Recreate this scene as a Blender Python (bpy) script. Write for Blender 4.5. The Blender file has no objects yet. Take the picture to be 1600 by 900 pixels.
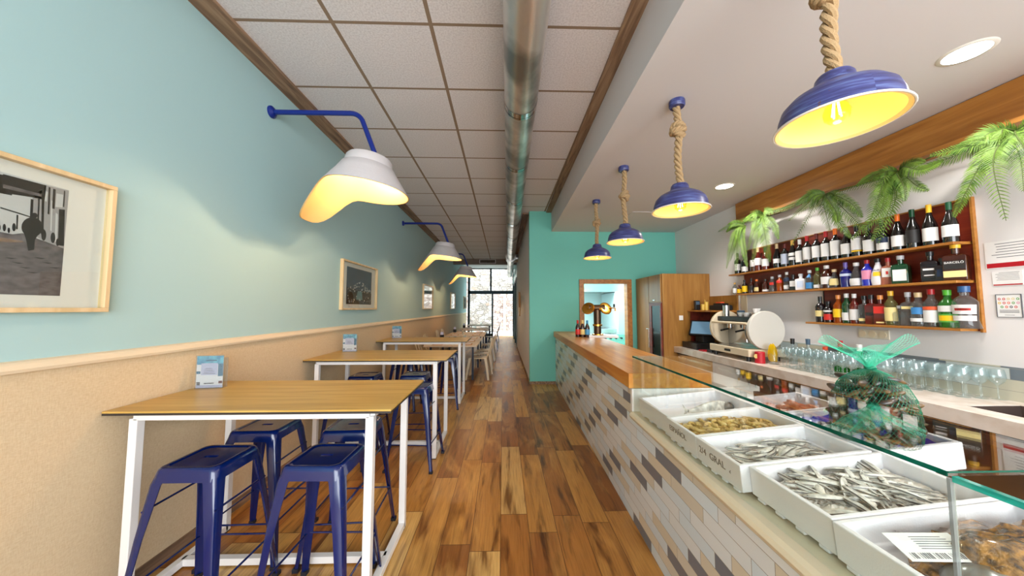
import bpy, bmesh, math, random
from mathutils import Vector, Matrix
C = bpy.context.scene.collection
R = math.radians
PI = math.pi
sc = bpy.context.scene

# ------------------------------------------------------------------ camera, world, lights, exposure
cam_d = bpy.data.cameras.new('camera'); cam = bpy.data.objects.new('camera', cam_d); C.objects.link(cam)
cam.location = (0, 0, 1.32); cam.rotation_euler = (R(90+3.58), 0, R(-1.57))
cam_d.sensor_width = 36; cam_d.lens = 512/1600*36; cam_d.clip_start = 0.02; cam_d.clip_end = 200
sc.camera = cam
w = bpy.data.worlds.new('world'); sc.world = w; w.use_nodes = True
bg = w.node_tree.nodes['Background']; bg.inputs[0].default_value = (.88, .94, 1, 1); bg.inputs[1].default_value = 3.0
sc.view_settings.view_transform = 'Standard'; sc.view_settings.look = 'None'
sc.view_settings.exposure = 0.36; sc.view_settings.gamma = 1; sc.view_settings.use_curve_mapping = False
try:
    sc.cycles.max_bounces = 8; sc.cycles.transparent_max_bounces = 24; sc.cycles.caustics_reflective = False
    sc.cycles.caustics_refractive = False; sc.cycles.sample_clamp_indirect = 4
except Exception: pass

def area(name, loc, rot, sx, sy, power, col=(1,1,1), spread=180):
    d = bpy.data.lights.new(name, 'AREA'); d.shape = 'RECTANGLE'; d.size = sx; d.size_y = sy; d.energy = power; d.color = col
    d.spread = R(spread)
    o = bpy.data.objects.new(name, d); o.location = loc; o.rotation_euler = rot; C.objects.link(o); return o
area('daylight_front_window', (1.0, -2.75, 1.6), (R(90), 0, 0), 3.8, 2.5, 180, (.93, .97, 1))
area('garden_skylight', (-.6, 17.6, 6.2), (R(-12), 0, 0), 6, 3, 900, (.90, .98, 1))
area('kitchen_ceiling_light', (1.9, 7.2, 2.38), (0, 0, 0), 1.6, 1.2, 170, (.88, .99, 1))
def point(name, loc, power, col, r=.02):
    d = bpy.data.lights.new(name, 'POINT'); d.energy = power; d.color = col; d.shadow_soft_size = r
    o = bpy.data.objects.new(name, d); o.location = loc; C.objects.link(o); return o
def spot(name, loc, power, col, ang=150, blend=.6, r=.08):
    d = bpy.data.lights.new(name, 'SPOT'); d.energy = power; d.color = col; d.spot_size = R(ang); d.spot_blend = blend; d.shadow_soft_size = r
    o = bpy.data.objects.new(name, d); o.location = loc; C.objects.link(o); return o
DOWN = [(2.50, 1.62), (2.50, 3.56), (2.50, -.3)]
for x, y in DOWN: spot('downlight_beam', (x, y, 2.685), 82 if y > 2 else 70, (1, .96, .90))

# ------------------------------------------------------------------ materials
def lin(c):
    return tuple(((v/255)/12.92 if v/255 <= .04045 else ((v/255+.055)/1.055)**2.4) for v in c[:3])
M = {}
def mat(name, rgb=None, rough=.5, metal=0, emis=None, es=0, spec=.5, trans=0, coat=0, bump=None, var=None):
    if name in M: return M[name]
    m = bpy.data.materials.new(name); m.use_nodes = True; n = m.node_tree.nodes; b = n['Principled BSDF']; l = m.node_tree.links
    c = lin(rgb) if rgb else (.8,.8,.8)
    b.inputs['Base Color'].default_value = (*c, 1); b.inputs['Roughness'].default_value = rough; b.inputs['Metallic'].default_value = metal
    b.inputs['Specular IOR Level'].default_value = spec; b.inputs['Transmission Weight'].default_value = trans
    b.inputs['Coat Weight'].default_value = coat; b.inputs['Coat Roughness'].default_value = .08
    if emis: b.inputs['Emission Color'].default_value = (*lin(emis), 1); b.inputs['Emission Strength'].default_value = es
    tc = None
    if var or bump:
        tc = n.new('ShaderNodeTexCoord')
    if var:   # (rgb2, scale, stretch tuple, contrast lo, hi)
        mp = n.new('ShaderNodeMapping'); mp.inputs['Scale'].default_value = var[2]; l.new(tc.outputs['Object'], mp.inputs[0])
        nz = n.new('ShaderNodeTexNoise'); nz.inputs['Scale'].default_value = var[1]; nz.inputs['Detail'].default_value = 6; l.new(mp.outputs[0], nz.inputs[0])
        cr = n.new('ShaderNodeValToRGB'); cr.color_ramp.elements[0].position = var[3]; cr.color_ramp.elements[1].position = var[4]
        cr.color_ramp.elements[0].color = (*c, 1); cr.color_ramp.elements[1].color = (*lin(var[0]), 1)
        l.new(nz.outputs[0], cr.inputs[0]); l.new(cr.outputs[0], b.inputs['Base Color'])
    if bump:  # (scale, strength)
        nz = n.new('ShaderNodeTexNoise'); nz.inputs['Scale'].default_value = bump[0]; nz.inputs['Detail'].default_value = 4; l.new(tc.outputs['Object'], nz.inputs[0])
        bp = n.new('ShaderNodeBump'); bp.inputs['Strength'].default_value = bump[1]; bp.inputs['Distance'].default_value = .01; l.new(nz.outputs[0], bp.inputs['Height']); l.new(bp.outputs[0], b.inputs['Normal'])
    M[name] = m; return m
def glassy(name, rgb, solid=.15, rough=.03, body=None, ior=1.45):
    """thin clear material: see-through tint, fresnel gloss, and a little body colour"""
    if name in M: return M[name]
    m = bpy.data.materials.new(name); m.use_nodes = True; t = m.node_tree; t.nodes.clear(); n = t.nodes; l = t.links
    out = n.new('ShaderNodeOutputMaterial'); tr = n.new('ShaderNodeBsdfTransparent'); tr.inputs[0].default_value = (*lin(rgb), 1)
    gl = n.new('ShaderNodeBsdfGlossy'); gl.inputs['Roughness'].default_value = rough; gl.inputs[0].default_value = (1,1,1,1)
    df = n.new('ShaderNodeBsdfDiffuse'); df.inputs[0].default_value = (*lin(body or rgb), 1)
    m1 = n.new('ShaderNodeMixShader'); m1.inputs[0].default_value = solid; l.new(tr.outputs[0], m1.inputs[1]); l.new(df.outputs[0], m1.inputs[2])
    fr = n.new('ShaderNodeFresnel'); ge = n.new('ShaderNodeNewGeometry'); mx = n.new('ShaderNodeMath'); mx.operation = 'MULTIPLY_ADD'
    l.new(ge.outputs['Backfacing'], mx.inputs[0]); mx.inputs[1].default_value = 1/ior-ior; mx.inputs[2].default_value = ior; l.new(mx.outputs[0], fr.inputs[0])
    m2 = n.new('ShaderNodeMixShader'); l.new(fr.outputs[0], m2.inputs[0]); l.new(m1.outputs[0], m2.inputs[1]); l.new(gl.outputs[0], m2.inputs[2])
    l.new(m2.outputs[0], out.inputs[0]); M[name] = m; return m
def nodes_mat(name, fn, rough=.5, coat=0):
    m = bpy.data.materials.new(name); m.use_nodes = True; b = m.node_tree.nodes['Principled BSDF']; b.inputs['Roughness'].default_value = rough
    b.inputs['Coat Weight'].default_value = coat
    fn(m.node_tree, b); M[name] = m; return m
class NT:
    def __init__(s, t): s.t = t; s.n = t.nodes; s.l = t.links
    def _s(s, v, sock):
        if isinstance(v, (int, float)): sock.default_value = v
        elif isinstance(v, tuple): sock.default_value = v if len(v) == len(sock.default_value) else (*v, 1)
        else: s.l.new(v, sock)
    def m(s, op, a, b=0, c=None):
        x = s.n.new('ShaderNodeMath'); x.operation = op; s._s(a, x.inputs[0]); s._s(b, x.inputs[1])
        if c is not None: s._s(c, x.inputs[2])
        return x.outputs[0]
    def pos(s):
        g = s.n.new('ShaderNodeNewGeometry'); x = s.n.new('ShaderNodeSeparateXYZ'); s.l.new(g.outputs['Position'], x.inputs[0]); return x.outputs
    def comb(s, a, b, c=0):
        x = s.n.new('ShaderNodeCombineXYZ'); s._s(a, x.inputs[0]); s._s(b, x.inputs[1]); s._s(c, x.inputs[2]); return x.outputs[0]
    def white(s, v):
        x = s.n.new('ShaderNodeTexWhiteNoise'); x.noise_dimensions = '3D'; s.l.new(v, x.inputs[0]); return x.outputs[0]
    def noise(s, v, sc_, det=5, dist=0):
        x = s.n.new('ShaderNodeTexNoise'); x.inputs['Scale'].default_value = sc_; x.inputs['Detail'].default_value = det; x.inputs['Distortion'].default_value = dist
        s.l.new(v, x.inputs[0]); return x.outputs[0]
    def ramp(s, f, els, const=False):
        x = s.n.new('ShaderNodeValToRGB'); cr = x.color_ramp
        if const: cr.interpolation = 'CONSTANT'
        while len(cr.elements) < len(els): cr.elements.new(.5)
        for e, (p, c) in zip(cr.elements, els): e.position = p; e.color = (*lin(c), 1)
        s.l.new(f, x.inputs[0]); return x.outputs[0]
    def mix(s, f, a, b, mode='MIX'):
        x = s.n.new('ShaderNodeMix'); x.data_type = 'RGBA'; x.blend_type = mode; s._s(f, x.inputs[0]); s._s(a, x.inputs[6]); s._s(b, x.inputs[7]); return x.outputs[2]
    def bump(s, h, st, b, dist=.01):
        x = s.n.new('ShaderNodeBump'); x.inputs['Strength'].default_value = st; x.inputs['Distance'].default_value = dist; s.l.new(h, x.inputs['Height']); s.l.new(x.outputs[0], b.inputs['Normal'])

def floor_fn(t, b):
    k = NT(t); x, y, z = k.pos(); W, L = .168, 1.03
    r = k.m('FLOOR', k.m('DIVIDE', k.m('ADD', x, .012), W))
    off = k.m('MULTIPLY', k.white(k.comb(r, 3.1, 0)), L)
    yy = k.m('DIVIDE', k.m('ADD', y, off), L); cI = k.m('FLOOR', yy)
    rnd = k.white(k.comb(r, cI, 1)); rnd2 = k.white(k.comb(r, cI, 7))
    base = k.ramp(rnd, [(0, (136,82,34)), (.3, (164,106,46)), (.55, (186,132,62)), (.8, (204,158,86)), (1, (220,184,122))])
    v = k.comb(k.m('ADD', k.m('MULTIPLY', x, 14), k.m('MULTIPLY', rnd2, 50)), k.m('MULTIPLY', y, 1.5), k.m('MULTIPLY', rnd, 30))
    g1 = k.noise(v, 1.3, 8, .6)
    v2 = k.comb(k.m('ADD', k.m('MULTIPLY', x, 3.2), k.m('MULTIPLY', rnd2, 80)), k.m('MULTIPLY', y, .9), k.m('MULTIPLY', rnd, 30))
    g2 = k.noise(v2, 1.6, 5, 1.2)
    v3 = k.comb(k.m('MULTIPLY', x, 120), k.m('MULTIPLY', y, 5)); g3 = k.noise(v3, 1, 3)
    c1 = k.mix(1, base, k.ramp(g1, [(.32, (152,130,104)), (.50, (250,250,250)), (1, (255,255,255))]), 'MULTIPLY')
    c2 = k.mix(k.m('MULTIPLY', k.m('MAXIMUM', k.m('MULTIPLY_ADD', g2, 4, -2.05), 0), .75), c1, (*lin((214,160,84)), 1))
    c3 = k.mix(.5, c2, k.ramp(g3, [(.3, (190,180,170)), (.6, (255,255,255))]), 'MULTIPLY')
    fx = k.m('FRACT', k.m('DIVIDE', k.m('ADD', x, .012), W)); fy = k.m('FRACT', yy)
    ex = k.m('LESS_THAN', k.m('MINIMUM', fx, k.m('SUBTRACT', 1, fx)), .010); ey = k.m('LESS_THAN', k.m('MINIMUM', fy, k.m('SUBTRACT', 1, fy)), .0018)
    seam = k.m('MAXIMUM', ex, ey)
    c4 = k.mix(seam, c3, (*lin((84,48,22)), 1)); t.links.new(c4, b.inputs['Base Color'])
    ro = k.m('MULTIPLY_ADD', g1, .25, .22); t.links.new(ro, b.inputs['Roughness'])
    k.bump(k.m('SUBTRACT', k.m('MULTIPLY', g1, .3), seam), .25, b, .003)
nodes_mat('plank_floor', floor_fn, .35)
def tile_fn(t, b):
    k = NT(t); x, y, z = k.pos(); H, L = .0595, .262
    r = k.m('FLOOR', k.m('DIVIDE', z, H)); off = k.m('MULTIPLY', k.m('FRACT', k.m('MULTIPLY', r, .37)), L)
    yy = k.m('DIVIDE', k.m('ADD', y, off), L); cI = k.m('FLOOR', yy); rnd = k.m('DIVIDE', k.m('ADD', k.m('FLOORED_MODULO', k.m('ADD', k.m('MULTIPLY', cI, 3), k.m('MULTIPLY', r, 5)), 7), .5), 7); r2 = k.white(k.comb(r, cI, 9))
    c = k.ramp(rnd, [(0, (114,122,134)), (1/7, (224,231,234)), (2/7, (212,208,194)), (3/7, (214,229,238)), (5/7, (214,207,188)), (6/7, (224,231,234))], True)
    c = k.mix(.12, c, k.mix(1, c, k.ramp(r2, [(0, (180,180,180)), (1, (255,255,255))]), 'MULTIPLY'))
    fz = k.m('FRACT', k.m('DIVIDE', z, H)); fy = k.m('FRACT', yy)
    g = k.m('MAXIMUM', k.m('LESS_THAN', fz, .035), k.m('LESS_THAN', fy, .009))
    t.links.new(k.mix(g, c, (*lin((140,134,122)), 1)), b.inputs['Base Color']); k.bump(k.m('SUBTRACT', 1, g), .4, b, .003)
nodes_mat('counter_tile', tile_fn, .28)
def splash_fn(t, b):
    k = NT(t); x, y, z = k.pos(); H, L = .068, .29
    r = k.m('FLOOR', k.m('DIVIDE', z, H)); off = k.m('MULTIPLY', k.white(k.comb(r, 8.3, 2)), L)
    yy = k.m('DIVIDE', k.m('ADD', y, off), L); cI = k.m('FLOOR', yy); rnd = k.white(k.comb(r, cI, 11))
    c = k.ramp(rnd, [(0, (112,122,130)), (.22, (196,192,172)), (.5, (190,204,204)), (.75, (206,212,208))], True)
    fz = k.m('FRACT', k.m('DIVIDE', z, H)); fy = k.m('FRACT', yy); g = k.m('MAXIMUM', k.m('LESS_THAN', fz, .035), k.m('LESS_THAN', fy, .01))
    t.links.new(k.mix(g, c, (*lin((150,146,136)), 1)), b.inputs['Base Color'])
nodes_mat('splash_tile', splash_fn, .2)
def ceil_fn(t, b):
    k = NT(t); x, y, z = k.pos()
    fx = k.m('FRACT', k.m('DIVIDE', k.m('ADD', x, 10.65+.012), .6)); fy = k.m('FRACT', k.m('DIVIDE', k.m('ADD', y, 10-1.93+.012-.4+.0), .6))
    # transverse joints at 1.93 + .6k, lengthwise joints at -1.05 + .6k
    fy = k.m('FRACT', k.m('DIVIDE', k.m('ADD', y, 12-1.93+.012), .6))
    g = k.m('MAXIMUM', k.m('LESS_THAN', fx, .042), k.m('LESS_THAN', fy, .036))
    n1 = k.noise(k.comb(x, y), 90, 3)
    c = k.mix(g, k.ramp(n1, [(.35, (206,202,204)), (.6, (224,221,223))]), (*lin((138,118,98)), 1)); t.links.new(c, b.inputs['Base Color'])
    k.bump(k.m('SUBTRACT', n1, k.m('MULTIPLY', g, -1)), .2, b, .004)
nodes_mat('ceiling_tile', ceil_fn, .9)
def wood_fn(c1, c2, c3, axis='y', s=1):
    def f(t, b):
        k = NT(t); x, y, z = k.pos()
        if axis == 'y': v = k.comb(k.m('MULTIPLY', x, 14*s), k.m('MULTIPLY', y, 1.1*s), k.m('MULTIPLY', z, 14*s))
        elif axis == 'x': v = k.comb(k.m('MULTIPLY', x, 1.1*s), k.m('MULTIPLY', y, 14*s), k.m('MULTIPLY', z, 14*s))
        else: v = k.comb(k.m('MULTIPLY', x, 14*s), k.m('MULTIPLY', y, 14*s), k.m('MULTIPLY', z, 1.1*s))
        g = k.noise(v, 1.4, 9, .8); t.links.new(k.ramp(g, [(.3, c1), (.5, c2), (.72, c3)]), b.inputs['Base Color']); k.bump(g, .08, b, .004)
    return f
nodes_mat('bar_top_wood', wood_fn((178,104,34), (198,128,44), (212,150,68)), .36, .05)
nodes_mat('table_wood', wood_fn((172,132,58), (190,152,74), (204,170,94), 'x'), .34)
nodes_mat('cabinet_wood', wood_fn((136,90,36), (154,106,46), (170,124,60), 'z'), .4)
nodes_mat('shelf_wood', wood_fn((146,90,34), (170,110,44), (188,130,60)), .4)
nodes_mat('back_panel_wood', wood_fn((86,22,10), (108,32,14), (128,46,20)), .45)
nodes_mat('trim_wood', wood_fn((96,74,58), (134,106,82), (166,138,110), 'y', 1.4), .7)
nodes_mat('frame_wood', wood_fn((206,178,130), (220,192,146), (232,208,166), 'z'), .45)
def wains_fn(t, b):
    k = NT(t); x, y, z = k.pos(); n1 = k.noise(k.comb(x, k.m('MULTIPLY', y, 60), k.m('MULTIPLY', z, 260)), 1, 3); n2 = k.noise(k.comb(x, k.m('MULTIPLY', y, 260), k.m('MULTIPLY', z, 60)), 1, 3)
    s = k.m('MULTIPLY', k.m('ADD', n1, n2), .5); t.links.new(k.ramp(s, [(.34, (204,180,144)), (.64, (218,198,164))]), b.inputs['Base Color']); k.bump(s, .25, b, .003)
nodes_mat('wainscot_vinyl', wains_fn, .7)
def stone_fn(t, b):
    k = NT(t); x, y, z = k.pos(); v = t.nodes.new('ShaderNodeTexVoronoi'); v.feature = 'DISTANCE_TO_EDGE'; v.inputs['Scale'].default_value = 3.6
    t.links.new(k.comb(x, y, k.m('MULTIPLY', z, 1.7)), v.inputs[0])
    v2 = t.nodes.new('ShaderNodeTexVoronoi'); v2.inputs['Scale'].default_value = 3.6; t.links.new(k.comb(x, y, k.m('MULTIPLY', z, 1.7)), v2.inputs[0])
    sp = t.nodes.new('ShaderNodeSeparateColor'); t.links.new(v2.outputs['Color'], sp.inputs[0])
    c = k.ramp(sp.outputs[0], [(0, (150,132,122)), (.4, (196,178,166)), (.7, (222,210,202)), (1, (176,140,120))])
    n1 = k.noise(k.comb(x, y, z), 22, 5); c = k.mix(.6, c, k.ramp(n1, [(.35, (120,110,105)), (.6, (255,255,255))]), 'MULTIPLY')
    e = k.m('LESS_THAN', v.outputs[0], .05); t.links.new(k.mix(e, c, (*lin((110,96,90)), 1)), b.inputs['Base Color']); k.bump(v.outputs[0], .6, b, .05)
nodes_mat('rubble_stone', stone_fn, .9)
def lamp_blue_fn(t, b):
    k = NT(t); tc = t.nodes.new('ShaderNodeTexCoord'); sp = t.nodes.new('ShaderNodeSeparateXYZ'); t.links.new(tc.outputs['Object'], sp.inputs[0])
    x, y, z = sp.outputs; a = k.m('ARCTAN2', y, x)
    n1 = k.noise(k.comb(k.m('MULTIPLY', a, 1.2), k.m('MULTIPLY', z, 90)), 1, 5); c = k.ramp(n1, [(.3, (38,38,80)), (.52, (60,64,118)), (.75, (100,118,164))])
    n2 = k.noise(tc.outputs['Object'], 24, 3); c = k.mix(k.m('GREATER_THAN', n2, .70), c, (*lin((92,62,60)), 1)); t.links.new(c, b.inputs['Base Color'])
nodes_mat('brushed_blue_paint', lamp_blue_fn, .35)

mat('wall_teal_light', (168,201,203), .85); mat('wall_teal', (118,198,182), .8); mat('wall_white', (228,224,223), .85); mat('soffit_paint', (212,209,210), .85)
mat('corridor_paint', (226,228,231), .85); mat('rail_paint', (226,208,178), .6); mat('beam_paint', (120,104,92), .8)
mat('white_metal', (232,230,228), .35); mat('table_edge', (46,40,36), .5)
mat('blue_metal', (2,25,84), .18, coat=.3); mat('blue_foot', (20,22,34), .6); mat('blue_arm', (6,34,120), .35)
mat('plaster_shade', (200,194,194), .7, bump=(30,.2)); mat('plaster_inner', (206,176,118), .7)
mat('bulb_glow', (255,230,160), .3, emis=(255,214,130), es=14); mat('filament_glow', (255,200,90), .3, emis=(255,205,120), es=70)
glassy('bulb_amber', (255,222,140), .12, .03)
mat('brass', (190,140,60), .25, 1); mat('gold', (230,170,70), .18, 1); mat('bronze', (84,66,50), .35, .8); mat('chrome', (200,200,200), .15, 1)
mat('galvanized', (222,220,216), .32, .85, var=((150,150,146), 3, (1,1,1), .4, .6)); mat('dark_gap', (26,22,20), .8)
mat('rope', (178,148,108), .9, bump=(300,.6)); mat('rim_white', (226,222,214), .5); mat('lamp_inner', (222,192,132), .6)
mat('downlight_glow', (255,255,255), .5, emis=(255,252,244), es=12)
mat('eps', (240,236,240), .6, bump=(220,.12)); mat('marble', (228,226,222), .3, var=((206,202,198), 4, (1,1,1), .45, .7)); mat('cream_stone', (226,214,184), .3, coat=.4)
mat('counter_stone', (222,206,192), .25, var=((236,224,214), 9, (1,1,1), .4, .6)); mat('stainless', (176,166,158), .3, 1); mat('steel_bright', (205,210,212), .22, 1)
glassy('clear_glass', (250,254,252), .0, .01); glassy('glass_edge', (20,120,96), .65, .05, (10,96,78)); glassy('wine_glass', (246,250,250), .05, .02, (220,226,228), 1.5)
glassy('window_pane', (244,252,252), .02, .01); glassy('acrylic', (240,244,246), .06, .02)
glassy('fridge_glass', (40,44,46), .3, .03, (16,16,18))
mat('paper', (238,236,234), .6); mat('photo_dark', (44,42,44), .3); mat('photo_mid', (120,112,116), .3, var=((88,80,84), 8, (1,3,6), .35, .65)); mat('photo_light', (206,202,206), .3); mat('photo_grey', (164,158,162), .3)
mat('photo_sky', (70,92,112), .3); mat('photo_teal', (96,140,150), .3); mat('mat_board', (238,230,228), .6)
mat('black', (20,20,22), .35); mat('black_matt', (24,23,24), .7); mat('red', (182,22,36), .5); mat('ink', (90,90,96), .7); mat('pencil', (120,116,112), .8)
mat('switch_white', (236,234,230), .4); mat('socket_cream', (226,216,196), .4)
mat('fern_green', (52,86,16), .65, var=((104,134,44), 14, (1,1,1), .35, .65)); mat('fern_light', (98,128,40), .65); mat('fern_stem', (74,86,38), .7)
mat('far_frame', (16,44,58), .5); mat('outside_ground', (232,232,228), .8); mat('teal_glazed', (110,196,196), .3)
mat('chair_cream', (208,190,158), .4); mat('placemat', (186,140,86), .7); mat('far_table', (214,196,172), .5); mat('dark_leg', (26,34,52), .5)
mat('kitchen_white', (206,226,228), .5); mat('cupboard_grey', (180,198,202), .5); mat('silver_skin', (228,224,216), .3, 0, var=((176,172,164), 40, (1,1,1), .4, .62)); mat('fish_back', (104,98,92), .3); mat('fish_belly', (226,220,208), .28)
mat('ice', (232,224,214), .3, bump=(120,.6)); mat('shrimp', (214,186,120), .4, var=((190,152,80), 60, (1,1,1), .4, .6)); mat('prawn', (226,160,120), .35, var=((206,110,66), 40, (1,1,1), .4, .65))
mat('monk_skin', (66,44,24), .25, coat=.6, var=((176,124,58), 60, (1,1,1), .38, .66), bump=(160,.5)); mat('monk_grey', (110,106,100), .3, coat=.5)
mat('mussel_shell', (40,34,30), .35, coat=.3, var=((126,96,52), 22, (1,1,1), .42, .68)); mat('net_green', (18,124,92), .5); mat('net_light', (70,200,164), .5); glassy('blue_film', (40,70,220), .82, .08, (14,36,190)); mat('crab_dark', (70,56,52), .4)
glassy('soap_yellow', (250,220,60), .5, .1, (240,200,20))

# ------------------------------------------------------------------ mesh builder
class MB:
    def __init__(s): s.v = []; s.f = []; s.mi = []; s.ms = []; s.cur = 0
    def use(s, name):
        if name not in s.ms: s.ms.append(name)
        s.cur = s.ms.index(name); return s
    def face(s, idx): s.f.append(tuple(idx)); s.mi.append(s.cur)
    def add(s, vs, fs):
        b = len(s.v); s.v += [tuple(p) for p in vs]
        for f in fs: s.face([b+i for i in f])
        return s
    def box(s, x0, x1, y0, y1, z0, z1, T=None):
        vs = [Vector(p) for p in ((x0,y0,z0),(x1,y0,z0),(x1,y1,z0),(x0,y1,z0),(x0,y0,z1),(x1,y0,z1),(x1,y1,z1),(x0,y1,z1))]
        if T: vs = [T @ v for v in vs]
        return s.add(vs, [(3,2,1,0),(4,5,6,7),(0,1,5,4),(1,2,6,5),(2,3,7,6),(3,0,4,7)])
    def loft(s, rings, cap=True, closed=True):
        n = len(rings[0]); b = len(s.v)
        for r in rings: s.v += [tuple(p) for p in r]
        for i in range(len(rings)-1):
            for j in range(n if closed else n-1):
                k = (j+1) % n; s.face((b+i*n+j, b+i*n+k, b+(i+1)*n+k, b+(i+1)*n+j))
        if cap: s.face([b+j for j in reversed(range(n))]); s.face([b+(len(rings)-1)*n+j for j in range(n)])
        return s
    def lathe(s, prof, seg=24, T=None, fn=None, cap=False):
        rings = []
        for r, z in prof:
            ring = []
            for j in range(seg):
                a = 2*PI*j/seg; p = Vector((r*math.cos(a), r*math.sin(a), z))
                if fn: p = fn(p, a)
                ring.append(T @ p if T else p)
            rings.append(ring)
        return s.loft(rings, cap)
    def tube(s, pts, r, seg=8, cap=True):
        pts = [Vector(p) for p in pts]; n = len(pts); rs = r if isinstance(r, (list, tuple)) else [r]*n
        t0 = (pts[1]-pts[0]).normalized(); up = Vector((0,0,1)) if abs(t0.z) < .9 else Vector((1,0,0)); u = t0.cross(up).normalized(); rings = []
        for i in range(n):
            t = (pts[min(i+1,n-1)]-pts[max(i-1,0)]).normalized(); u = (u - t*u.dot(t)).normalized(); v = t.cross(u)
            rings.append([pts[i]+(u*math.cos(2*PI*j/seg)+v*math.sin(2*PI*j/seg))*rs[i] for j in range(seg)])
        return s.loft(rings, cap)
    def bar(s, a, b, w, d=None, up=(0,0,1)):   # square bar
        a = Vector(a); b = Vector(b); t = (b-a).normalized(); up = Vector(up)
        if abs(t.dot(up)) > .95: up = Vector((0,1,0))
        u = t.cross(up).normalized(); v = u.cross(t); d = d or w
        R_ = lambda p: [p+u*w/2+v*d/2, p-u*w/2+v*d/2, p-u*w/2-v*d/2, p+u*w/2-v*d/2]
        return s.loft([R_(a), R_(b)])
    def prism(s, pts, axis, a, b):   # outline in the other two axes
        def P(p, c): return {'x': (c, p[0], p[1]), 'y': (p[0], c, p[1]), 'z': (p[0], p[1], c)}[axis]
        return s.loft([[P(p, a) for p in pts], [P(p, b) for p in pts]])
    def ell(s, c, r, seg=16, rings=10, T=None):
        pr = [(max(math.sin(PI*i/rings), .01), -math.cos(PI*i/rings)) for i in range(rings+1)]
        c = Vector(c); f = lambda p, a: Vector((p.x*r[0], p.y*r[1], p.z*r[2])) + c
        return s.lathe(pr, seg, T, f, True)
    def build(s, name, m=None, parent=None, smooth=False, bevel=0, loc=None, solid=0):
        me = bpy.data.meshes.new(name); me.from_pydata(s.v, [], s.f)
        ms = s.ms or [m]
        for x in ms: me.materials.append(M[x])
        if s.ms: me.polygons.foreach_set('material_index', s.mi)
        bm = bmesh.new(); bm.from_mesh(me); bmesh.ops.recalc_face_normals(bm, faces=bm.faces); bm.to_mesh(me); bm.free()
        if smooth: me.polygons.foreach_set('use_smooth', [True]*len(me.polygons))
        me.update(); o = bpy.data.objects.new(name, me); C.objects.link(o)
        if parent: o.parent = parent
        if loc: o.location = loc
        if solid: q = o.modifiers.new('thickness', 'SOLIDIFY'); q.thickness = solid; q.offset = 0
        if bevel: q = o.modifiers.new('bevel', 'BEVEL'); q.width = bevel; q.segments = 3; q.limit_method = 'ANGLE'; q.angle_limit = R(40)
        if smooth: 
            try: me.set_sharp_from_angle(angle=R(42))
            except Exception: pass
        return o
def tag(o, label, cat, group=None, kind=None):
    o['label'] = label; o['category'] = cat
    if group: o['group'] = group
    if kind: o['kind'] = kind
    return o
def thing(name, label, cat, loc=(0,0,0), rz=0, group=None):
    o = bpy.data.objects.new(name, None); C.objects.link(o); o.location = loc; o.rotation_euler = (0,0,rz); o.empty_display_size = .1
    return tag(o, label, cat, group)
def struct(o, label=None):
    o['kind'] = 'structure'
    if label: o['label'] = label
    return o
def dup(root, loc=None, rz=None, label=None, group=None):
    r = root.copy(); C.objects.link(r)
    if loc is not None: r.location = loc
    if rz is not None: r.rotation_euler = rz if isinstance(rz, (tuple, list)) else (0,0,rz)
    if label: r['label'] = label
    if group: r['group'] = group
    for ch in list(root.children):
        c = ch.copy(); C.objects.link(c); c.parent = r
        for g in list(ch.children): d = g.copy(); C.objects.link(d); d.parent = c
    return r
def writing(txt, size, m, T, parent, name='writing', ext=.0006):
    cu = bpy.data.curves.new(name, 'FONT'); cu.body = txt; cu.size = size; cu.align_x = 'CENTER'; cu.align_y = 'CENTER'; cu.extrude = ext
    tmp = bpy.data.objects.new(name, cu); C.objects.link(tmp); bpy.context.view_layer.update()
    me = bpy.data.meshes.new_from_object(tmp.evaluated_get(bpy.context.evaluated_depsgraph_get())); me.materials.clear(); me.materials.append(M[m])
    bpy.data.objects.remove(tmp); o = bpy.data.objects.new(name, me); C.objects.link(o); o.parent = parent; o.matrix_local = T; return o
def TM(loc, right, up):
    r = Vector(right).normalized(); u = Vector(up).normalized(); n = r.cross(u)
    m = Matrix((( r.x, u.x, n.x, loc[0]), (r.y, u.y, n.y, loc[1]), (r.z, u.z, n.z, loc[2]), (0,0,0,1))); return m

def pxp(px, py, X):
    c = ((px-800)/512, 1, -(py-450)/512); P_, Y_ = R(3.58), R(1.57)
    y = c[1]*math.cos(P_)-c[2]*math.sin(P_); z = c[1]*math.sin(P_)+c[2]*math.cos(P_); x = c[0]
    a = x*math.cos(Y_)+y*math.sin(Y_); b = -x*math.sin(Y_)+y*math.cos(Y_); s = X/a; return Vector((X, b*s, z*s+1.32))

# ------------------------------------------------------------------ room shell
XL, XR, YE, YB, YF = -1.77, 3.12, 5.8, 15.9, -2.8     # left wall, right wall, teal end wall, garden facade, street front
ZC, ZS = 3.07, 2.70
struct(MB().box(XL-.3, 3.6, YF-.2, YB+.1, -.1, 0).build('floor', 'plank_floor'))
struct(MB().box(XL-.12, XL, YF, YB, 0, 3.4).build('wall_left', 'wall_teal_light'))
wl = struct(MB().box(XL, XL+.012, YF, YB-.15, 0, 1.09).build('trim_1', 'wainscot_vinyl'), 'tan textured wainscot on the left wall')
rl = MB().prism([(XL, 1.085), (XL+.03, 1.088), (XL+.034, 1.10), (XL+.026, 1.118), (XL+.018, 1.125), (XL, 1.13)], 'y', YF, YB-.15)
struct(rl.build('trim_2', 'rail_paint'), 'cream dado rail above the wainscot')
struct(MB().box(XL+.012, XL+.022, YF, YB-.2, 0, .07).build('baseboard_left', 'trim_wood'))
struct(MB().box(XR, XR+.12, YF, YE+3, 0, 3.2).build('wall_right', 'wall_white'))
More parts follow.
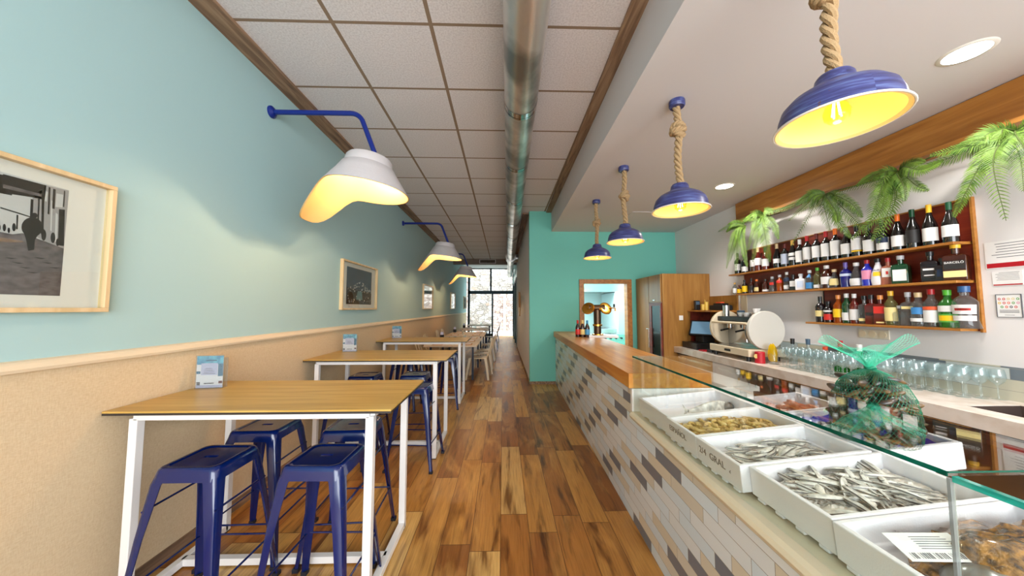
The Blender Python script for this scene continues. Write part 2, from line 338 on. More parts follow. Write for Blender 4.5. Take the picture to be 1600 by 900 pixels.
# teal end wall with kitchen doorway (opening x 1.44..2.21, z<1.77)
we = MB(); we.box(.47, 1.42, YE, YE+.12, 0, 3.1); we.box(2.23, XR, YE, YE+.12, 0, 3.1); we.box(1.42, 2.23, YE, YE+.12, 1.785, 3.1)
struct(we.build('wall_end', 'wall_teal'))
struct(MB().box(.47, 1.36, YE-.012, YE, 0, .05).build('baseboard_end', 'trim_wood'))
dk = MB(); dk.box(1.355, 1.44, YE-.03, YE+.13, 0, 1.84); dk.box(2.21, 2.295, YE-.03, YE+.13, 0, 1.84); dk.box(1.44, 2.21, YE-.03, YE+.13, 1.765, 1.84)
struct(dk.build('door_1', 'shelf_wood', bevel=.004), 'wooden door frame of the kitchen doorway')
struct(MB().box(.47, .59, YE+.12, 11.2, 0, 3.1).build('wall_corridor', 'corridor_paint'))
struct(MB().box(.455, .47, YE+.05, 11.2, 0, .06).build('baseboard_corridor', 'trim_wood'))
struct(MB().box(.50, .62, 11.3, YB, 0, 3.4).build('wall_corridor_far', 'teal_glazed'))
df = MB().use('far_frame')
for y in (11.22, 12.7, 14.3): df.box(.455, .52, y, y+.1, 0, 2.3)
df.box(.455, .52, 11.22, 14.4, 2.3, 2.4)
struct(df.build('door_2'), 'dark frame of the side doors at the far right')
# ceilings
struct(MB().box(XL, .9, YF, 11.6, ZC, ZC+.08).build('ceiling', 'ceiling_tile'), 'suspended ceiling of pale square tiles')
sf = MB(); x0, x1 = .793+.013*YF, .793+.013*YE
sf.loft([[(x0, YF, ZS), (XR, YF, ZS), (XR, YF, ZC), (x0, YF, ZC)], [(x1, YE, ZS), (XR, YE, ZS), (XR, YE, ZC), (x1, YE, ZC)]])
struct(sf.build('ceiling_soffit', 'soffit_paint'), 'lowered plaster ceiling above the bar')
struct(MB().box(XL, -1.635, YF, 11.6, 3.045, 3.07).build('trim_3', 'trim_wood'), 'rough wooden strip along the left ceiling edge')
rt = MB(); rt.loft([[(x0-.09, YF, 3.045), (x0, YF, 3.045), (x0, YF, ZC), (x0-.09, YF, ZC)], [(x1-.09, YE, 3.045), (x1, YE, 3.045), (x1, YE, ZC), (x1-.09, YE, ZC)]])
struct(rt.build('trim_4', 'trim_wood'), 'rough wooden strip along the soffit edge')
struct(MB().box(.36, .47, YE+.1, 11.6, 3.045, 3.07).build('trim_5', 'trim_wood'))
struct(MB().box(XL, .5, 11.6, 11.75, 2.89, 3.4).build('trim_6', 'beam_paint'), 'brown ceiling beam before the garden front')
struct(MB().box(XL, .62, 11.75, YB, 3.27, 3.4).build('ceiling_far', 'soffit_paint'))
# street front behind the camera: wall with a wide shop window
fr = MB(); fr.box(XL, XR, YF-.1, YF, 0, .25); fr.box(XL, XR, YF-.1, YF, 2.9, 3.1); fr.box(XL, -1.5, YF-.1, YF, .25, 2.9); fr.box(2.95, XR, YF-.1, YF, .25, 2.9)
struct(fr.build('wall_front', 'wall_white'))
# garden facade
fc = MB().use('far_frame')
FY = YB; PX = lambda px: (px-786)/512*FY
for a, b, z0, z1 in ((731.2,734.6,0,3.27), (768.3,770.8,0,2.03), (801,803.6,0,3.27), (765.6,768.4,2.17,3.27)): fc.box(PX(a), PX(b), FY-.05, FY+.05, z0, z1)
fc.box(PX(731.2), PX(803.6), FY-.05, FY+.05, 2.02, 2.18); fc.box(PX(731.2), PX(770), FY-.05, FY+.05, 0, .12); fc.box(XL, PX(803.6), FY-.05, FY+.05, 3.23, 3.3)
fwin = struct(fc.build('window_1'), 'dark steel frame of the garden front')
gp = MB(); gp.box(PX(734.6), PX(768.3), FY-.008, FY+.008, .12, 2.02); gp.build('pane', 'window_pane', fwin)
gp = MB(); gp.box(PX(734.6), PX(765.6), FY-.008, FY+.008, 2.18, 3.23); gp.box(PX(768.4), PX(801), FY-.008, FY+.008, 2.18, 3.23); gp.build('pane', 'window_pane', fwin)
struct(MB().box(PX(803.6), .5, YB-.05, YB+.05, 0, 3.3).build('wall_back', 'wall_teal_light'))
struct(MB().box(-6, 5, YB+.1, 19.4, -.12, -.01).build('ground_outside', 'outside_ground'))
tag(MB().box(-6, 5, 19.3, 19.7, -.1, 5.5).build('garden_wall', 'rubble_stone'), 'rough rubble stone wall outside beyond the open garden door', 'stone wall')
tag(MB().box(.02, .16, 19.22, 19.28, .0, 2.2).build('wooden_plank', 'rail_paint'), 'pale upright wooden plank leaning on the outside stone wall', 'plank')
gr = thing('air_vent', 'long slatted air grille set in the brown ceiling beam', 'vent', (-.55, 11.6, 3.0))
g1 = MB(); 
for a in (-.29, .27): g1.box(a, a+.02, -.02, 0, -.08, .06)
g1.box(-.29, .29, -.02, 0, -.08, -.065); g1.box(-.29, .29, -.02, 0, .045, .06); g1.build('frame', 'soffit_paint', gr)
g2 = MB().use('dark_gap').box(-.27, .27, -.004, 0, -.065, .045).use('trim_wood')
for k in range(14): g2.box(-.26+k*.04, -.25+k*.04, -.015, -.004, -.065, .045)
g2.build('slat', None, gr)

# duct
dt = thing('ventilation_duct', 'galvanized round ventilation duct running along the tiled ceiling', 'duct', (0,0,0))
DX = lambda y: .10+.014*y
ZD = 2.925
MB().tube([(DX(y), y, ZD) for y in (-2.6, 2, 6, 10.1)], .126, 40, False).build('pipe', 'galvanized', dt, True)
MB().tube([(DX(y), y, ZD) for y in (10.1, 13, 15.8)], .115, 24, False).build('pipe', 'galvanized', dt, True)
for y in (1.25, 2.45, 3.45, 4.6, 5.8, 7.0, 8.3):
    bnd = MB()
    for q in (-.03, .03): bnd.tube([(DX(y), y+q-.008, ZD), (DX(y), y+q+.008, ZD)], .1295, 40, False)
    bnd.tube([(DX(y), y-.03, ZD), (DX(y), y+.03, ZD)], .1275, 40, False)
    bnd.build('clamp_band', 'chrome', dt, True)
MB().tube([(DX(10.3), 10.1, ZD), (DX(10.3), 10.5, ZD)], .16, 32).build('collar', 'galvanized', dt, True)
MB().tube([(DX(10.3)+.05, 10.3, ZD-.02), (.47, 10.3, ZD-.02)], .13, 32).build('branch', 'galvanized', dt, True)

# ------------------------------------------------------------------ kitchen behind the doorway
kt = MB(); kt.box(.75, .85, YE+.12, 8.6, 0, 2.5); kt.box(.85, 3.2, 8.5, 8.6, 0, 2.5); kt.box(.75, 3.3, YE+.12, 8.6, 2.45, 2.55)
struct(kt.build('wall_kitchen', 'kitchen_white'))
hd = MB(); hd.loft([[(1.75, 7.4, 1.70), (3.1, 7.4, 1.70), (3.1, 8.45, 1.70), (1.75, 8.45, 1.70)], [(1.75, 7.4, 2.1), (3.1, 7.4, 2.1), (3.1, 8.45, 2.1), (1.75, 8.45, 2.1)]])
tag(hd.build('extractor_hood', 'steel_bright', bevel=.01), 'large steel extractor hood in the kitchen beyond the doorway', 'extractor hood')
tag(MB().box(2.55, 3.1, 7.2, 8.45, 0, 1.69).build('kitchen_cupboard', 'cupboard_grey', bevel=.01), 'tall steel kitchen cupboard right of the stove', 'cupboard')
ck = thing('stove', 'steel kitchen stove line with black knobs seen through the doorway', 'stove', (1.95, 7.0, 0))
MB().box(-.2, .6, -.35, .35, 0, .80).build('body', 'steel_bright', ck, bevel=.01)
MB().box(-.2, .6, -.37, -.35, .66, .78).build('control_panel', 'chrome', ck)
for k in range(6): MB().tube([(-.1+k*.11, -.37, .72), (-.1+k*.11, -.40, .72)], .018, 12).build('knob', 'black', ck, True)
pn = thing('cooking_pot', 'wide pale pot with blue lid standing on the kitchen stove', 'pot', (2.2, 6.95, .805)); MB().lathe([(.01,0),(.2,0),(.21,.09),(.19,.09),(.19,.01),(.01,.01)], 24).build('body', 'kitchen_white', pn, True); MB().lathe([(.2,.09),(.1,.12),(.01,.13)], 24).build('lid', 'steel_bright', pn, True)
kt2 = thing('work_table', 'steel kitchen worktable left of the stove beyond the doorway', 'worktable', (1.3, 8.1, 0)); MB().box(-.4,.5,-.35,.35,.72,.76).build('tabletop','steel_bright',kt2)
for a in (-.37,.47):
    for b in (-.32,.32): MB().box(a-.02,a+.02,b-.02,b+.02,0,.72).build('leg','steel_bright',kt2)
tag(MB().box(1.43, 1.50, 8.485, 8.498, 1.70, 1.86).build('wall_notice', 'wall_teal'), 'small green safety notice on the white kitchen wall', 'notice')
tag(MB().tube([(1.62, 8.498, 1.52), (1.62, 8.47, 1.52)], .04, 20).build('wall_dial', 'far_frame'), 'small dark round dial on the white kitchen wall', 'dial')

# ------------------------------------------------------------------ left wall pictures
def picture(y0, name_label, kind, idx):
    y1 = y0+.985; z0, z1 = 1.305, 1.865
    p = thing('picture_frame', name_label, 'picture', (XL, (y0+y1)/2, (z0+z1)/2), 0, 'framed photographs along the left wall')
    W, H, D, b = .4925, .28, .035, .018
    f = MB()
    for (a0,a1,c0,c1) in ((-W,W,-H,-H+b), (-W,W,H-b,H), (-W,-W+b,-H+b,H-b), (W-b,W,-H+b,H-b)): f.box(0, D, a0, a1, c0, c1)
    f.build('frame', 'frame_wood', p, bevel=.002)
    MB().box(.001, .006, -W+b, W-b, -H+b, H-b).build('mat_board', 'mat_board', p)
    ph = MB(); X = .0062
    def q(m, pts, dx=0): ph.use(m); ph.add([(X+dx, a, c) for a, c in pts], [tuple(range(len(pts)))])
    w, h = .35, .215   # y grows to the right as seen
    if kind == 'street':
        cc = (y0+y1)/2; zc = (z0+z1)/2
        def tr(m, pts, d):
            out = []
            for u, v_ in pts:
                p3 = pxp(u/3.461, 240+v_/3.461, XL+.006); out.append((max(-w, min(w, p3.y-cc)), max(-h, min(h, p3.z-zc))))
            q(m, out, d)
        def oval(m, cx_, cy_, rx_, ry_, d): tr(m, [(cx_+rx_*math.cos(t), cy_+ry_*math.sin(t)) for t in [2*PI*i/18 for i in range(18)]], d)
        q('photo_light', [(-w,-h),(w,-h),(w,h),(-w,h)])
        q('photo_mid', [(-w,-h),(.23,-h),(.23,.0),(-w,.04)], .0003)
        tr('photo_mid', [(0,445),(120,430),(230,470),(350,515),(338,775),(0,775)], .0004)
        q('photo_dark', [(-w+.05,h-.01),(.2,h-.01),(.2,.14),(-w+.05,.12)], .0003)
        tr('photo_dark', [(15,110),(250,172),(240,250),(170,236),(15,212)], .0005); tr('photo_mid', [(15,165),(235,222),(232,236),(15,185)], .0006)
        tr('photo_grey', [(250,172),(388,205),(350,515),(230,470),(165,430),(165,300),(175,240)], .0005)
        for x0_, x1_, yt, yb_ in ((165,180,245,380),(205,214,240,400),(226,240,180,440),(262,272,180,330),(286,300,190,300),(318,350,300,500),(345,352,200,290),(372,384,210,330)): tr('photo_dark', [(x0_,yt),(x1_,yt+4),(x1_-6,yb_),(x0_-6,yb_-4)], .0007)
        for x0_, x1_, yt, yb_ in ((304,342,215,292),(276,284,250,420),(246,258,200,260),(300,312,320,480)): tr('photo_light', [(x0_,yt),(x1_,yt+8),(x1_-6,yb_),(x0_-6,yb_-4)], .0007)
        tr('photo_dark', [(0,288),(165,340),(165,346),(0,296)], .0007); tr('photo_dark', [(88,330),(98,333),(94,410),(86,408)], .0007)
        for bx_, by_, sc2 in ((235,440,18),(285,455,17),(310,480,12),(22,400,12),(46,415,9),(74,398,13),(-5,400,10)): oval('photo_dark', bx_, by_, sc2*.75, sc2*1.7, .0008)
        oval('photo_dark', 172, 398, 58, 54, .0010); tr('photo_dark', [(128,425),(208,430),(186,470),(182,520),(150,526),(142,480)], .0011); oval('photo_dark', 184, 335, 17, 15, .0012)
        for k in range(7): tr('photo_dark', [(20+40*k,560+26*(k%4)),(90+40*k,566+26*(k%4)),(60+40*k,570+26*(k%4))], .0006)
    else:
        random.seed(idx)
        q('photo_sky' if kind == 'village' else 'photo_grey', [(-w,-h),(w,-h),(w,h),(-w,h)])
        if kind == 'village':
            q('photo_dark', [(-w,-h),(w,-h),(w,-.06),(-w,-.02)], .0004); q('photo_teal', [(-.1,-.16),(.08,-.16),(.06,-.06),(-.06,-.05)], .0009)
            for k in range(110):
                a = random.uniform(-.33,.33); top = .06-.12*abs(a)**1.1/.33 if True else 0; c = random.uniform(-.07, top) if random.random() < .7 else random.uniform(-.2,-.12)
                s = random.uniform(.008,.018); q(random.choice(['photo_light','paper','photo_grey']), [(a,c),(a+s,c),(a+s,c+s),(a,c+s)], .0006+k*.000003)
        else:
            q('photo_dark', [(-w,.1),(w,.06),(w,.13),(-w,.16)], .0004); q('photo_mid', [(-w,-h),(w,-h),(w,-.05),(-w,0)], .0004)
            for k in range(70):
                a = random.uniform(-.33,.3); c = random.uniform(-.2,.06); s = random.uniform(.012,.03); q(random.choice(['photo_light','paper','photo_mid','photo_dark']), [(a,c),(a+s,c),(a+s,c+s),(a,c+s)], .0006+k*.000003)
    ph.build('photo_print', None, p)
    MB().box(.016, .018, -W+b, W-b, -H+b, H-b).build('glass', 'clear_glass', p)
picture(.51, 'framed black and white photo of a man walking away, nearest the camera', 'street', 1)
picture(3.59, 'cream framed photo of a white hillside village above the second bar table', 'village', 2)
picture(7.24, 'framed photo behind the second bucket lamp, third along the left wall', 'boats', 3)
picture(11.05, 'narrow looking framed photo, fourth along the left wall', 'boats', 4)
picture(14.7, 'farthest framed photo on the left wall beside the garden window', 'boats', 5)
# wooden ornament on the corridor wall
orn = thing('wooden_wall_ornament', 'carved guitar-shaped wooden ornament on the corridor right wall', 'wall ornament', (.47, 8.9, 1.35))
MB().prism([(.22*math.cos(t)*(1-.25*math.sin(t)**2), .24*math.sin(t)) for t in [2*PI*i/20 for i in range(20)]], 'x', -.04, 0).build('board', 'frame_wood', orn)
MB().prism([(-.35+.13*math.cos(t), .2+.2*math.sin(t)) for t in [2*PI*i/20 for i in range(20)]], 'x', -.06, -.02).build('carved_figure', 'placemat', orn)

# ------------------------------------------------------------------ wall lamps: blue arm with plaster bucket shade
def wall_lamp(y, z, lab):
    t = thing('wall_lamp', lab, 'wall lamp', (XL, y, z), 0, 'bucket wall lamps along the left wall')
    MB().lathe([(.01,0),(.045,0),(.045,.012),(.025,.03),(.012,.03)], 20, Matrix.Rotation(R(90), 4, 'Y')).build('wall_plate', 'blue_arm', t, True)
    pts = [(.02,0,0), (.3,0,0), (.60,0,0)]
    for k in range(1,7): a = R(15*k*.83); pts.append((.60+.10*math.sin(a), 0, -.10*(1-math.cos(a))))
    pts.append((.80, 0, -.34))
    MB().tube(pts, .0185, 14).build('arm', 'blue_arm', t, True)
    # shade: bucket opening downward; the lip on the wall side runs much lower
    T = Matrix.Translation((.755, 0, -.35)) @ Matrix.Rotation(R(6), 4, 'Y')
    def shape(off):
        def f(p, a):
            r = math.hypot(p.x, p.y); k = max(0, min(1, (-p.z-.06)/.26)); c = math.cos(a-PI)   # c=1 toward wall
            d_ = abs(((a-PI) + PI) % (2*PI) - PI); lip = math.exp(-(d_/.72)**4)
            dz = -.31*lip*k**1.3; dr = .12*lip*k**1.1 + .03*k
            return Vector((p.x*(1+dr/max(r,.05)) , p.y*(1+.4*dr/max(r,.05)), p.z+dz+.02*k*(1-lip)))
        return f
    outer = [(.01,.0),(.09,.0),(.150,-.004),(.165,-.022),(.172,-.075),(.186,-.082),(.215,-.14),(.25,-.20),(.278,-.25),(.295,-.28)]
    inner = [(.285,-.28),(.265,-.25),(.238,-.20),(.205,-.14),(.17,-.085),(.158,-.03),(.01,-.02)]
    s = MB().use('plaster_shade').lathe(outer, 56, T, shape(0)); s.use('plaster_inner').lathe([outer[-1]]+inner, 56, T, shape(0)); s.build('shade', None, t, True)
    for bx, by in ((-.02,-.06),(.07,.05)):
        q = Vector((.755+bx, by, -.35)); MB().tube([q+Vector((0,0,-.02)), q+Vector((0,0,-.075))], .017, 12).build('socket', 'brass', t, True)
        b = MB().lathe([(.012,-.07),(.016,-.085),(.02,-.11),(.016,-.135),(.004,-.145)], 12, Matrix.Translation(q), None, True).build('bulb', 'bulb_glow', t, True)
        pl = point('wall_lamp_light', (XL+q.x, y+q.y, z+q.z-.165), 9.5, (1, .68, .42), .02)
wall_lamp(2.46, 2.815, 'white bucket lamp on a blue arm, nearest the camera')
wall_lamp(5.75, 2.82, 'white bucket lamp on a blue arm, second along the left wall')
wall_lamp(9.0, 2.82, 'smallest looking bucket lamp on a dark arm, farthest down the left wall')

# ------------------------------------------------------------------ pendant lamps
def pendant(x, y, knotz, lab, seed):
    t = thing('pendant_lamp', lab, 'pendant lamp', (x, y, ZS), seed*1.3, 'blue rope pendants above the bar')
    MB().lathe([(.01,0),(.047,0),(.05,-.008),(.05,-.035),(.044,-.045),(.01,-.045)], 24).build('ceiling_rose', 'brushed_blue_paint', t, True)
    L = .60; rp = MB(); n = 110
    def wob(u): return Vector((.006*math.sin(9*u+seed), .006*math.cos(7*u+seed*2), 0))
    for k in range(3):
        pts = []
        for i in range(n+1):
            u = i/n; a = 2*PI*k/3 + u*2*PI*4.6; r = .0135*(1+.5*math.exp(-((u-knotz)/.035)**2)); pts.append(Vector((r*math.cos(a), r*math.sin(a), -.04-u*(L-.04)))+wob(u))
        rp.tube(pts, .0112, 7)
    rope = rp.build('rope', 'rope', t, True)
    kn = MB(); zc = -.04-knotz*(L-.04)
    for ring, (tl, zz, rr, az) in enumerate(((38, .02, .033, 0), (-34, -.015, .034, 1.0), (12, .0, .038, 2.2))):
        Tm = Matrix.Translation((0,0,zc+zz)) @ Matrix.Rotation(az,4,'Z') @ Matrix.Rotation(R(tl), 4, 'X')
        for k in range(3):
            kn.tube([Tm @ Vector(((rr+.008*math.cos(3*a+2*PI*k/3))*math.cos(a), (rr+.008*math.cos(3*a+2*PI*k/3))*math.sin(a), .010*math.sin(3*a+2*PI*k/3))) for a in [2*PI*i/30 for i in range(31)]], .0105, 6)
    kn.build('knot', 'rope', rope, True)
    zt = -L
    out = [(.012,.03),(.045,.03),(.052,.02),(.056,.0),(.062,-.012),(.095,-.028),(.125,-.045),(.148,-.07),(.158,-.10),(.163,-.135),(.172,-.142)]
    out = [(r, z+zt) for r, z in out]; inn = [(r-.006, z-.004) for r, z in out[::-1]][1:]
    MB().lathe(out, 48).build('shade', 'brushed_blue_paint', t, True)
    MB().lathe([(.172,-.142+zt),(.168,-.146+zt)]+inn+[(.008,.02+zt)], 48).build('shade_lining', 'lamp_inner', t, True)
    MB().tube([(.1725*math.cos(a), .1725*math.sin(a), -.143+zt) for a in [2*PI*i/48 for i in range(49)]], .0035, 6, False).build('rim', 'rim_white', t, True)
    MB().tube([(0,0,zt+.02),(0,0,zt-.06)], .018, 14).build('socket', 'brass', t, True)
    b = MB().lathe([(.013,-.055),(.018,-.066),(.031,-.085),(.037,-.105),(.033,-.128),(.018,-.142),(.003,-.146)], 20, Matrix.Translation((0,0,zt))).build('bulb', 'bulb_amber', t, True)
    fl = MB()
    for k in range(4): a = k*PI/2; fl.tube([(.006*math.cos(a),.006*math.sin(a),zt-.06), (.014*math.cos(a),.014*math.sin(a),zt-.12)], .0022, 5)
    fl.build('filament', 'filament_glow', b)
    point('pendant_light', (x, y, ZS+zt-.155), 1.2, (1, .78, .42), .03)
pendant(1.15, 1.06, .40, 'large looking blue metal pendant on rope, nearest the camera', 1)
pendant(1.155, 2.07, .30, 'blue pendant on knotted rope, second from the camera', 2)
pendant(1.175, 3.09, .45, 'blue pendant on knotted rope, third from the camera', 3)
pendant(1.19, 4.08, .45, 'smallest looking blue rope pendant, nearest the teal wall', 4)
# downlights
for (x, y), lab in zip(DOWN[:2], ('large bright round ceiling downlight at upper right corner', 'small bright round ceiling downlight above the bottle shelves')):
    d = thing('downlight', lab, 'downlight', (x, y, ZS)); MB().lathe([(.085,-.006),(.1,-.004),(.105,0),(.08,0)], 32).build('trim_ring', 'rim_white', d, True)
    MB().lathe([(.001,-.003),(.085,-.003)], 32).build('diffuser', 'downlight_glow', d)
tag(MB().box(1.85, 2.25, 4.55, 5.15, ZS-.006, ZS).build('access_panel', 'soffit_paint'), 'flat square access panel in the white ceiling near the teal wall', 'ceiling panel')

# ------------------------------------------------------------------ bar tables
def bar_table(y0, y1, lab):
    t = thing('bar_table', lab, 'table', (-1.125, (y0+y1)/2, 0), 0, 'high bar tables along the left wall')
    hy = (y1-y0)/2; W = .625
    MB().box(-W, W, -hy, hy, .862, .870).build('tabletop', 'table_wood', t)
    MB().box(-W, W, -hy, hy, .852, .862).build('edge_layer', 'table_edge', t)
    fx, fy, s = .52, hy-.045, .036
    top = MB()
    for yy in (-fy, fy): top.box(-fx, fx, yy-s/2, yy+s/2, .822, .852)
    for xx in (-fx, fx): top.box(xx-s/2, xx+s/2, -fy, fy, .822, .852)
    top.build('top_frame', 'white_metal', t, bevel=.002)
    for xx in (-fx, fx):
        for yy in (-fy, fy): MB().box(xx-s/2, xx+s/2, yy-s/2, yy+s/2, .006, .83).build('leg', 'white_metal', t, bevel=.003)
        MB().box(xx-s/2, xx+s/2, -fy, fy, .008, .042).build('floor_bar', 'white_metal', t, bevel=.003)
        for yy in (-fy, fy): MB().box(xx-.016, xx+.016, yy-.016, yy+.016, 0, .008).build('foot_pad', 'black', t)
    MB().box(-fx, fx, -.018, .018, .008, .042).build('stretcher', 'white_metal', t, bevel=.003)
bar_table(1.51, 2.12, 'high oak-topped bar table with white metal frame, nearest the camera')
bar_table(2.95, 3.61, 'middle one of the three high oak-topped bar tables')
bar_table(4.60, 5.20, 'farthest of the three high oak-topped bar tables')

# ------------------------------------------------------------------ stools
def make_stool():
    t = thing('metal_stool', 'x', 'stool', (0,0,0)); S = .122; H = .66
    def rr(h, z, r=.03, n=5):
        pts = []
        for cx, cy, a0 in ((h-r,h-r,0),(-h+r,h-r,90),(-h+r,-h+r,180),(h-r,-h+r,270)):
            for k in range(n+1): a = R(a0+90*k/n); pts.append(Vector((cx+r*math.cos(a), cy+r*math.sin(a), z)))
        return pts
    sb = MB(); sb.loft([rr(S+.012, H-.052), rr(S+.006, H-.02), rr(S+.002, H-.006), rr(S-.004, H), rr(S-.018, H), rr(S-.022, H-.004)], False)
    n = len(rr(S,0)); inner = rr(S-.022, H-.004)
    # seat pan with an oval hand slot
    ov = []
    for p in inner: a = math.atan2(p.y, p.x); ov.append(Vector((.036*math.cos(a), .013*math.sin(a), H-.004)))
    sb.loft([inner, ov, [Vector((q.x, q.y, H-.016)) for q in ov]], False)
    sb.build('seat', 'blue_metal', t, True)
    for sx in (-1,1):
        for sy in (-1,1):
            lg = MB(); rings = []
            for z, o, w, th in ((H-.01, S-.002, .062, .0), (H-.06, S+.012, .050, 0), (.40, S+.036, .038, 0), (.2, S+.056, .030, 0), (.0, S+.078, .022, 0)):
                # L-shaped folded sheet: corner at (o,o), flanges running inward, with a ridge
                e = .010; c = .014
                ring = [(o-w, o), (o-c, o), (o-c*.3, o-c*.3), (o, o-c), (o, o-w), (o-.004, o-w), (o-.006, o-c-e), (o-c*.6-.006, o-c*.6-.006), (o-c-e, o-.006), (o-w, o-.004)]
                rings.append([(sx*a, sy*b, z) for a, b in ring])
            lg.loft(rings); L = lg.build('leg', 'blue_metal', t, True)
            k = S+.076; MB().box(min(sx*(k-.024),sx*(k+.004)), max(sx*(k-.024),sx*(k+.004)), min(sy*(k-.024),sy*(k+.004)), max(sy*(k-.024),sy*(k+.004)), 0, .018).build('rubber_foot', 'blue_foot', L)
    for z, o in ((.21, S+.048), (.50, S+.02)):
        for ax in (0,1):
            for s in (-1,1):
                if z > .4 and ax == 0: continue
                a = (-o, s*o, z) if ax == 0 else (s*o, -o, z); b = (o, s*o, z) if ax == 0 else (s*o, o, z)
                MB().tube([a, b], .0045, 8).build('footrest' if z < .4 else 'brace', 'blue_metal', t, True)
    return t
stool0 = make_stool(); first = [True]
def stool(x, y, rz, lab):
    o = stool0 if first[0] else dup(stool0); first[0] = False
    o.location = (x, y, 0); o.rotation_euler = (0,0,R(rz)); o['label'] = lab; o['group'] = 'blue metal stools at the bar tables'; return o
stool(-1.31, 1.555, 0, 'glossy blue metal stool at the nearest table, front left by the wall')
stool(-.80, 1.555, -1, 'glossy blue metal stool at the nearest table, front right')
stool(-1.35, 1.965, 1, 'glossy blue metal stool at the nearest table, back left by the wall')
stool(-.86, 1.96, 3, 'glossy blue metal stool at the nearest table, back right')
stool(-1.33, 2.96, 2, 'blue stool at the middle table, front left behind the nearest table')
stool(-.75, 2.93, -4, 'blue stool at the middle table, front right beside the aisle')
stool(-1.38, 3.385, 0, 'blue stool under the middle table, back left by the wall')
stool(-.89, 3.42, 1, 'blue stool under the middle table, back right')
stool(-1.32, 4.50, 0, 'blue stool at the farthest bar table, front left')
stool(-.79, 4.56, 4, 'blue stool at the farthest bar table, front right by the aisle')
stool(-1.32, 5.03, 0, 'blue stool at the farthest bar table, back left')
stool(-.79, 5.03, -3, 'blue stool at the farthest bar table, back right by the aisle')

# ------------------------------------------------------------------ menu stands
def menu(x, y, z, lab, s=1):
    t = thing('menu_stand', lab, 'menu stand', (x, y, z), R(8), 'menu stands on the bar tables'); W, H = .066*s, .185*s
    MB().use('acrylic').box(-W-.004, W+.004, -.006, -.002, .0, H).box(-W-.004, W+.004, .03, .034, 0, H*.9).box(-W-.004, W+.004, -.006, .034, 0, .003).build('holder', None, t)
    p = MB().use('paper').box(-W, W, -.001, .001, .004, H-.004); f = -.0014
    def q(m, a0, a1, c0, c1, d=0): p.use(m).add([(a0*W,f-d,c0*H),(a1*W,f-d,c0*H),(a1*W,f-d,c1*H),(a0*W,f-d,c1*H)], [(0,1,2,3)])
    q('print_sea', -1, 1, .72, .98); q('print_sea2', .62, 1, .36, .74, .0001); q('print_sea2', -1, -.7, .44, .52, .0002); q('print_lilac', -.66, .58, .40, .76, .0003)
    q('print_sea2', -.3, .5, .82, .86, .0003); q('print_lilac', -1, 1, .02, .1, .0001)
    for k in range(4): q('ink', -.5+.05*k, .42-.08*k, .44+.05*k, .452+.05*k, .0005)
    q('paper', -.55, .5, .1, .2, .0004); q('ink', -.4, .35, .135, .165, .0006); q('print_wine', .7, .98, .14, .22, .0004); q('ink', -.95, -.7, .1, .2, .0004)
    p.build('menu_card', None, t)
mat('print_sea', (96,196,214), .4, var=((40,140,176), 30, (1,1,1), .4, .6)); mat('print_sea2', (30,110,140), .4); mat('print_lilac', (196,198,222), .4); mat('print_wine', (96,44,60), .4)
menu(-1.66, 1.93, .870, 'acrylic menu stand with sea-blue card on the nearest bar table')
menu(-1.60, 3.50, .870, 'acrylic menu stand with sea-blue card on the middle bar table')
menu(-1.62, 5.08, .870, 'acrylic menu stand with sea-blue card on the farthest bar table')

# ------------------------------------------------------------------ dining area at the back
def make_chair(mname='chair_cream'):
    t = thing('dining_chair', 'x', 'chair'); S = .17; H = .40
    MB().prism([(-S+.02,-S),(S-.02,-S),(S,-S+.02),(S,S-.02),(S-.02,S),(-S+.02,S),(-S,S-.02),(-S,-S+.02)], 'z', H-.02, H).build('seat', mname, t, bevel=.008)
    for sx in (-1,1):
        for sy in (-1,1):
            MB().loft([[(sx*(S-.05),sy*(S-.0),H-.01),(sx*S,sy*S,H-.01),(sx*S,sy*(S-.05),H-.01)], [(sx*(S-.01),sy*(S+.03),.2),(sx*(S+.03),sy*(S+.03),.2),(sx*(S+.03),sy*(S-.01),.2)], [(sx*(S+.02),sy*(S+.055),0),(sx*(S+.055),sy*(S+.055),0),(sx*(S+.055),sy*(S+.02),0)]]).build('leg', mname, t)
    # backrest at +x side leaning outward
    fr = MB(); fr.tube([(S-.01,-S+.01,H-.02),(S+.07,-S+.01,H+.22),(S+.10,-S+.05,H+.34),(S+.105,0,H+.36),(S+.10,S-.05,H+.34),(S+.07,S-.01,H+.22),(S-.01,S-.01,H-.02)], .011, 8); fr.build('back_frame', mname, t, True)
    MB().loft([[(S-.005,-.035,H),(S-.005,.035,H),(S,.035,H),(S,-.035,H)],[(S+.1,-.045,H+.35),(S+.1,.045,H+.35),(S+.106,.045,H+.35),(S+.106,-.045,H+.35)]]).build('back_slat', mname, t)
    return t
ch0 = make_chair(); ch0['group'] = 'cream metal chairs at the dining tables'; cf = [True]
def chair(x, y, rz, lab):
    o = ch0 if cf[0] else dup(ch0); cf[0] = False; o.location = (x,y,0); o.rotation_euler = (0,0,R(rz)); o['label'] = lab
chair(-.46, 6.36, -4, 'cream metal chair nearest the camera on the dining aisle')
chair(-.44, 6.92, 3, 'cream metal chair second along the dining aisle')
chair(-.43, 7.45, 0, 'cream metal chair third along the dining aisle')
chair(-1.42, 6.5, 180, 'cream metal chair against the left wall at the first dining table')
chair(-1.42, 7.2, 176, 'cream metal chair against the left wall, second at the first dining table')
chair(-.40, 8.6, 0, 'cream metal chair on the aisle side of the second dining table')
chair(-1.42, 8.5, 180, 'cream metal chair by the left wall at the second dining table')
chair(-1.42, 9.2, 180, 'cream metal chair by the left wall, far end of second dining table')
bc = make_chair('blue_metal'); bc['group'] = 'blue chairs at the far dining tables'
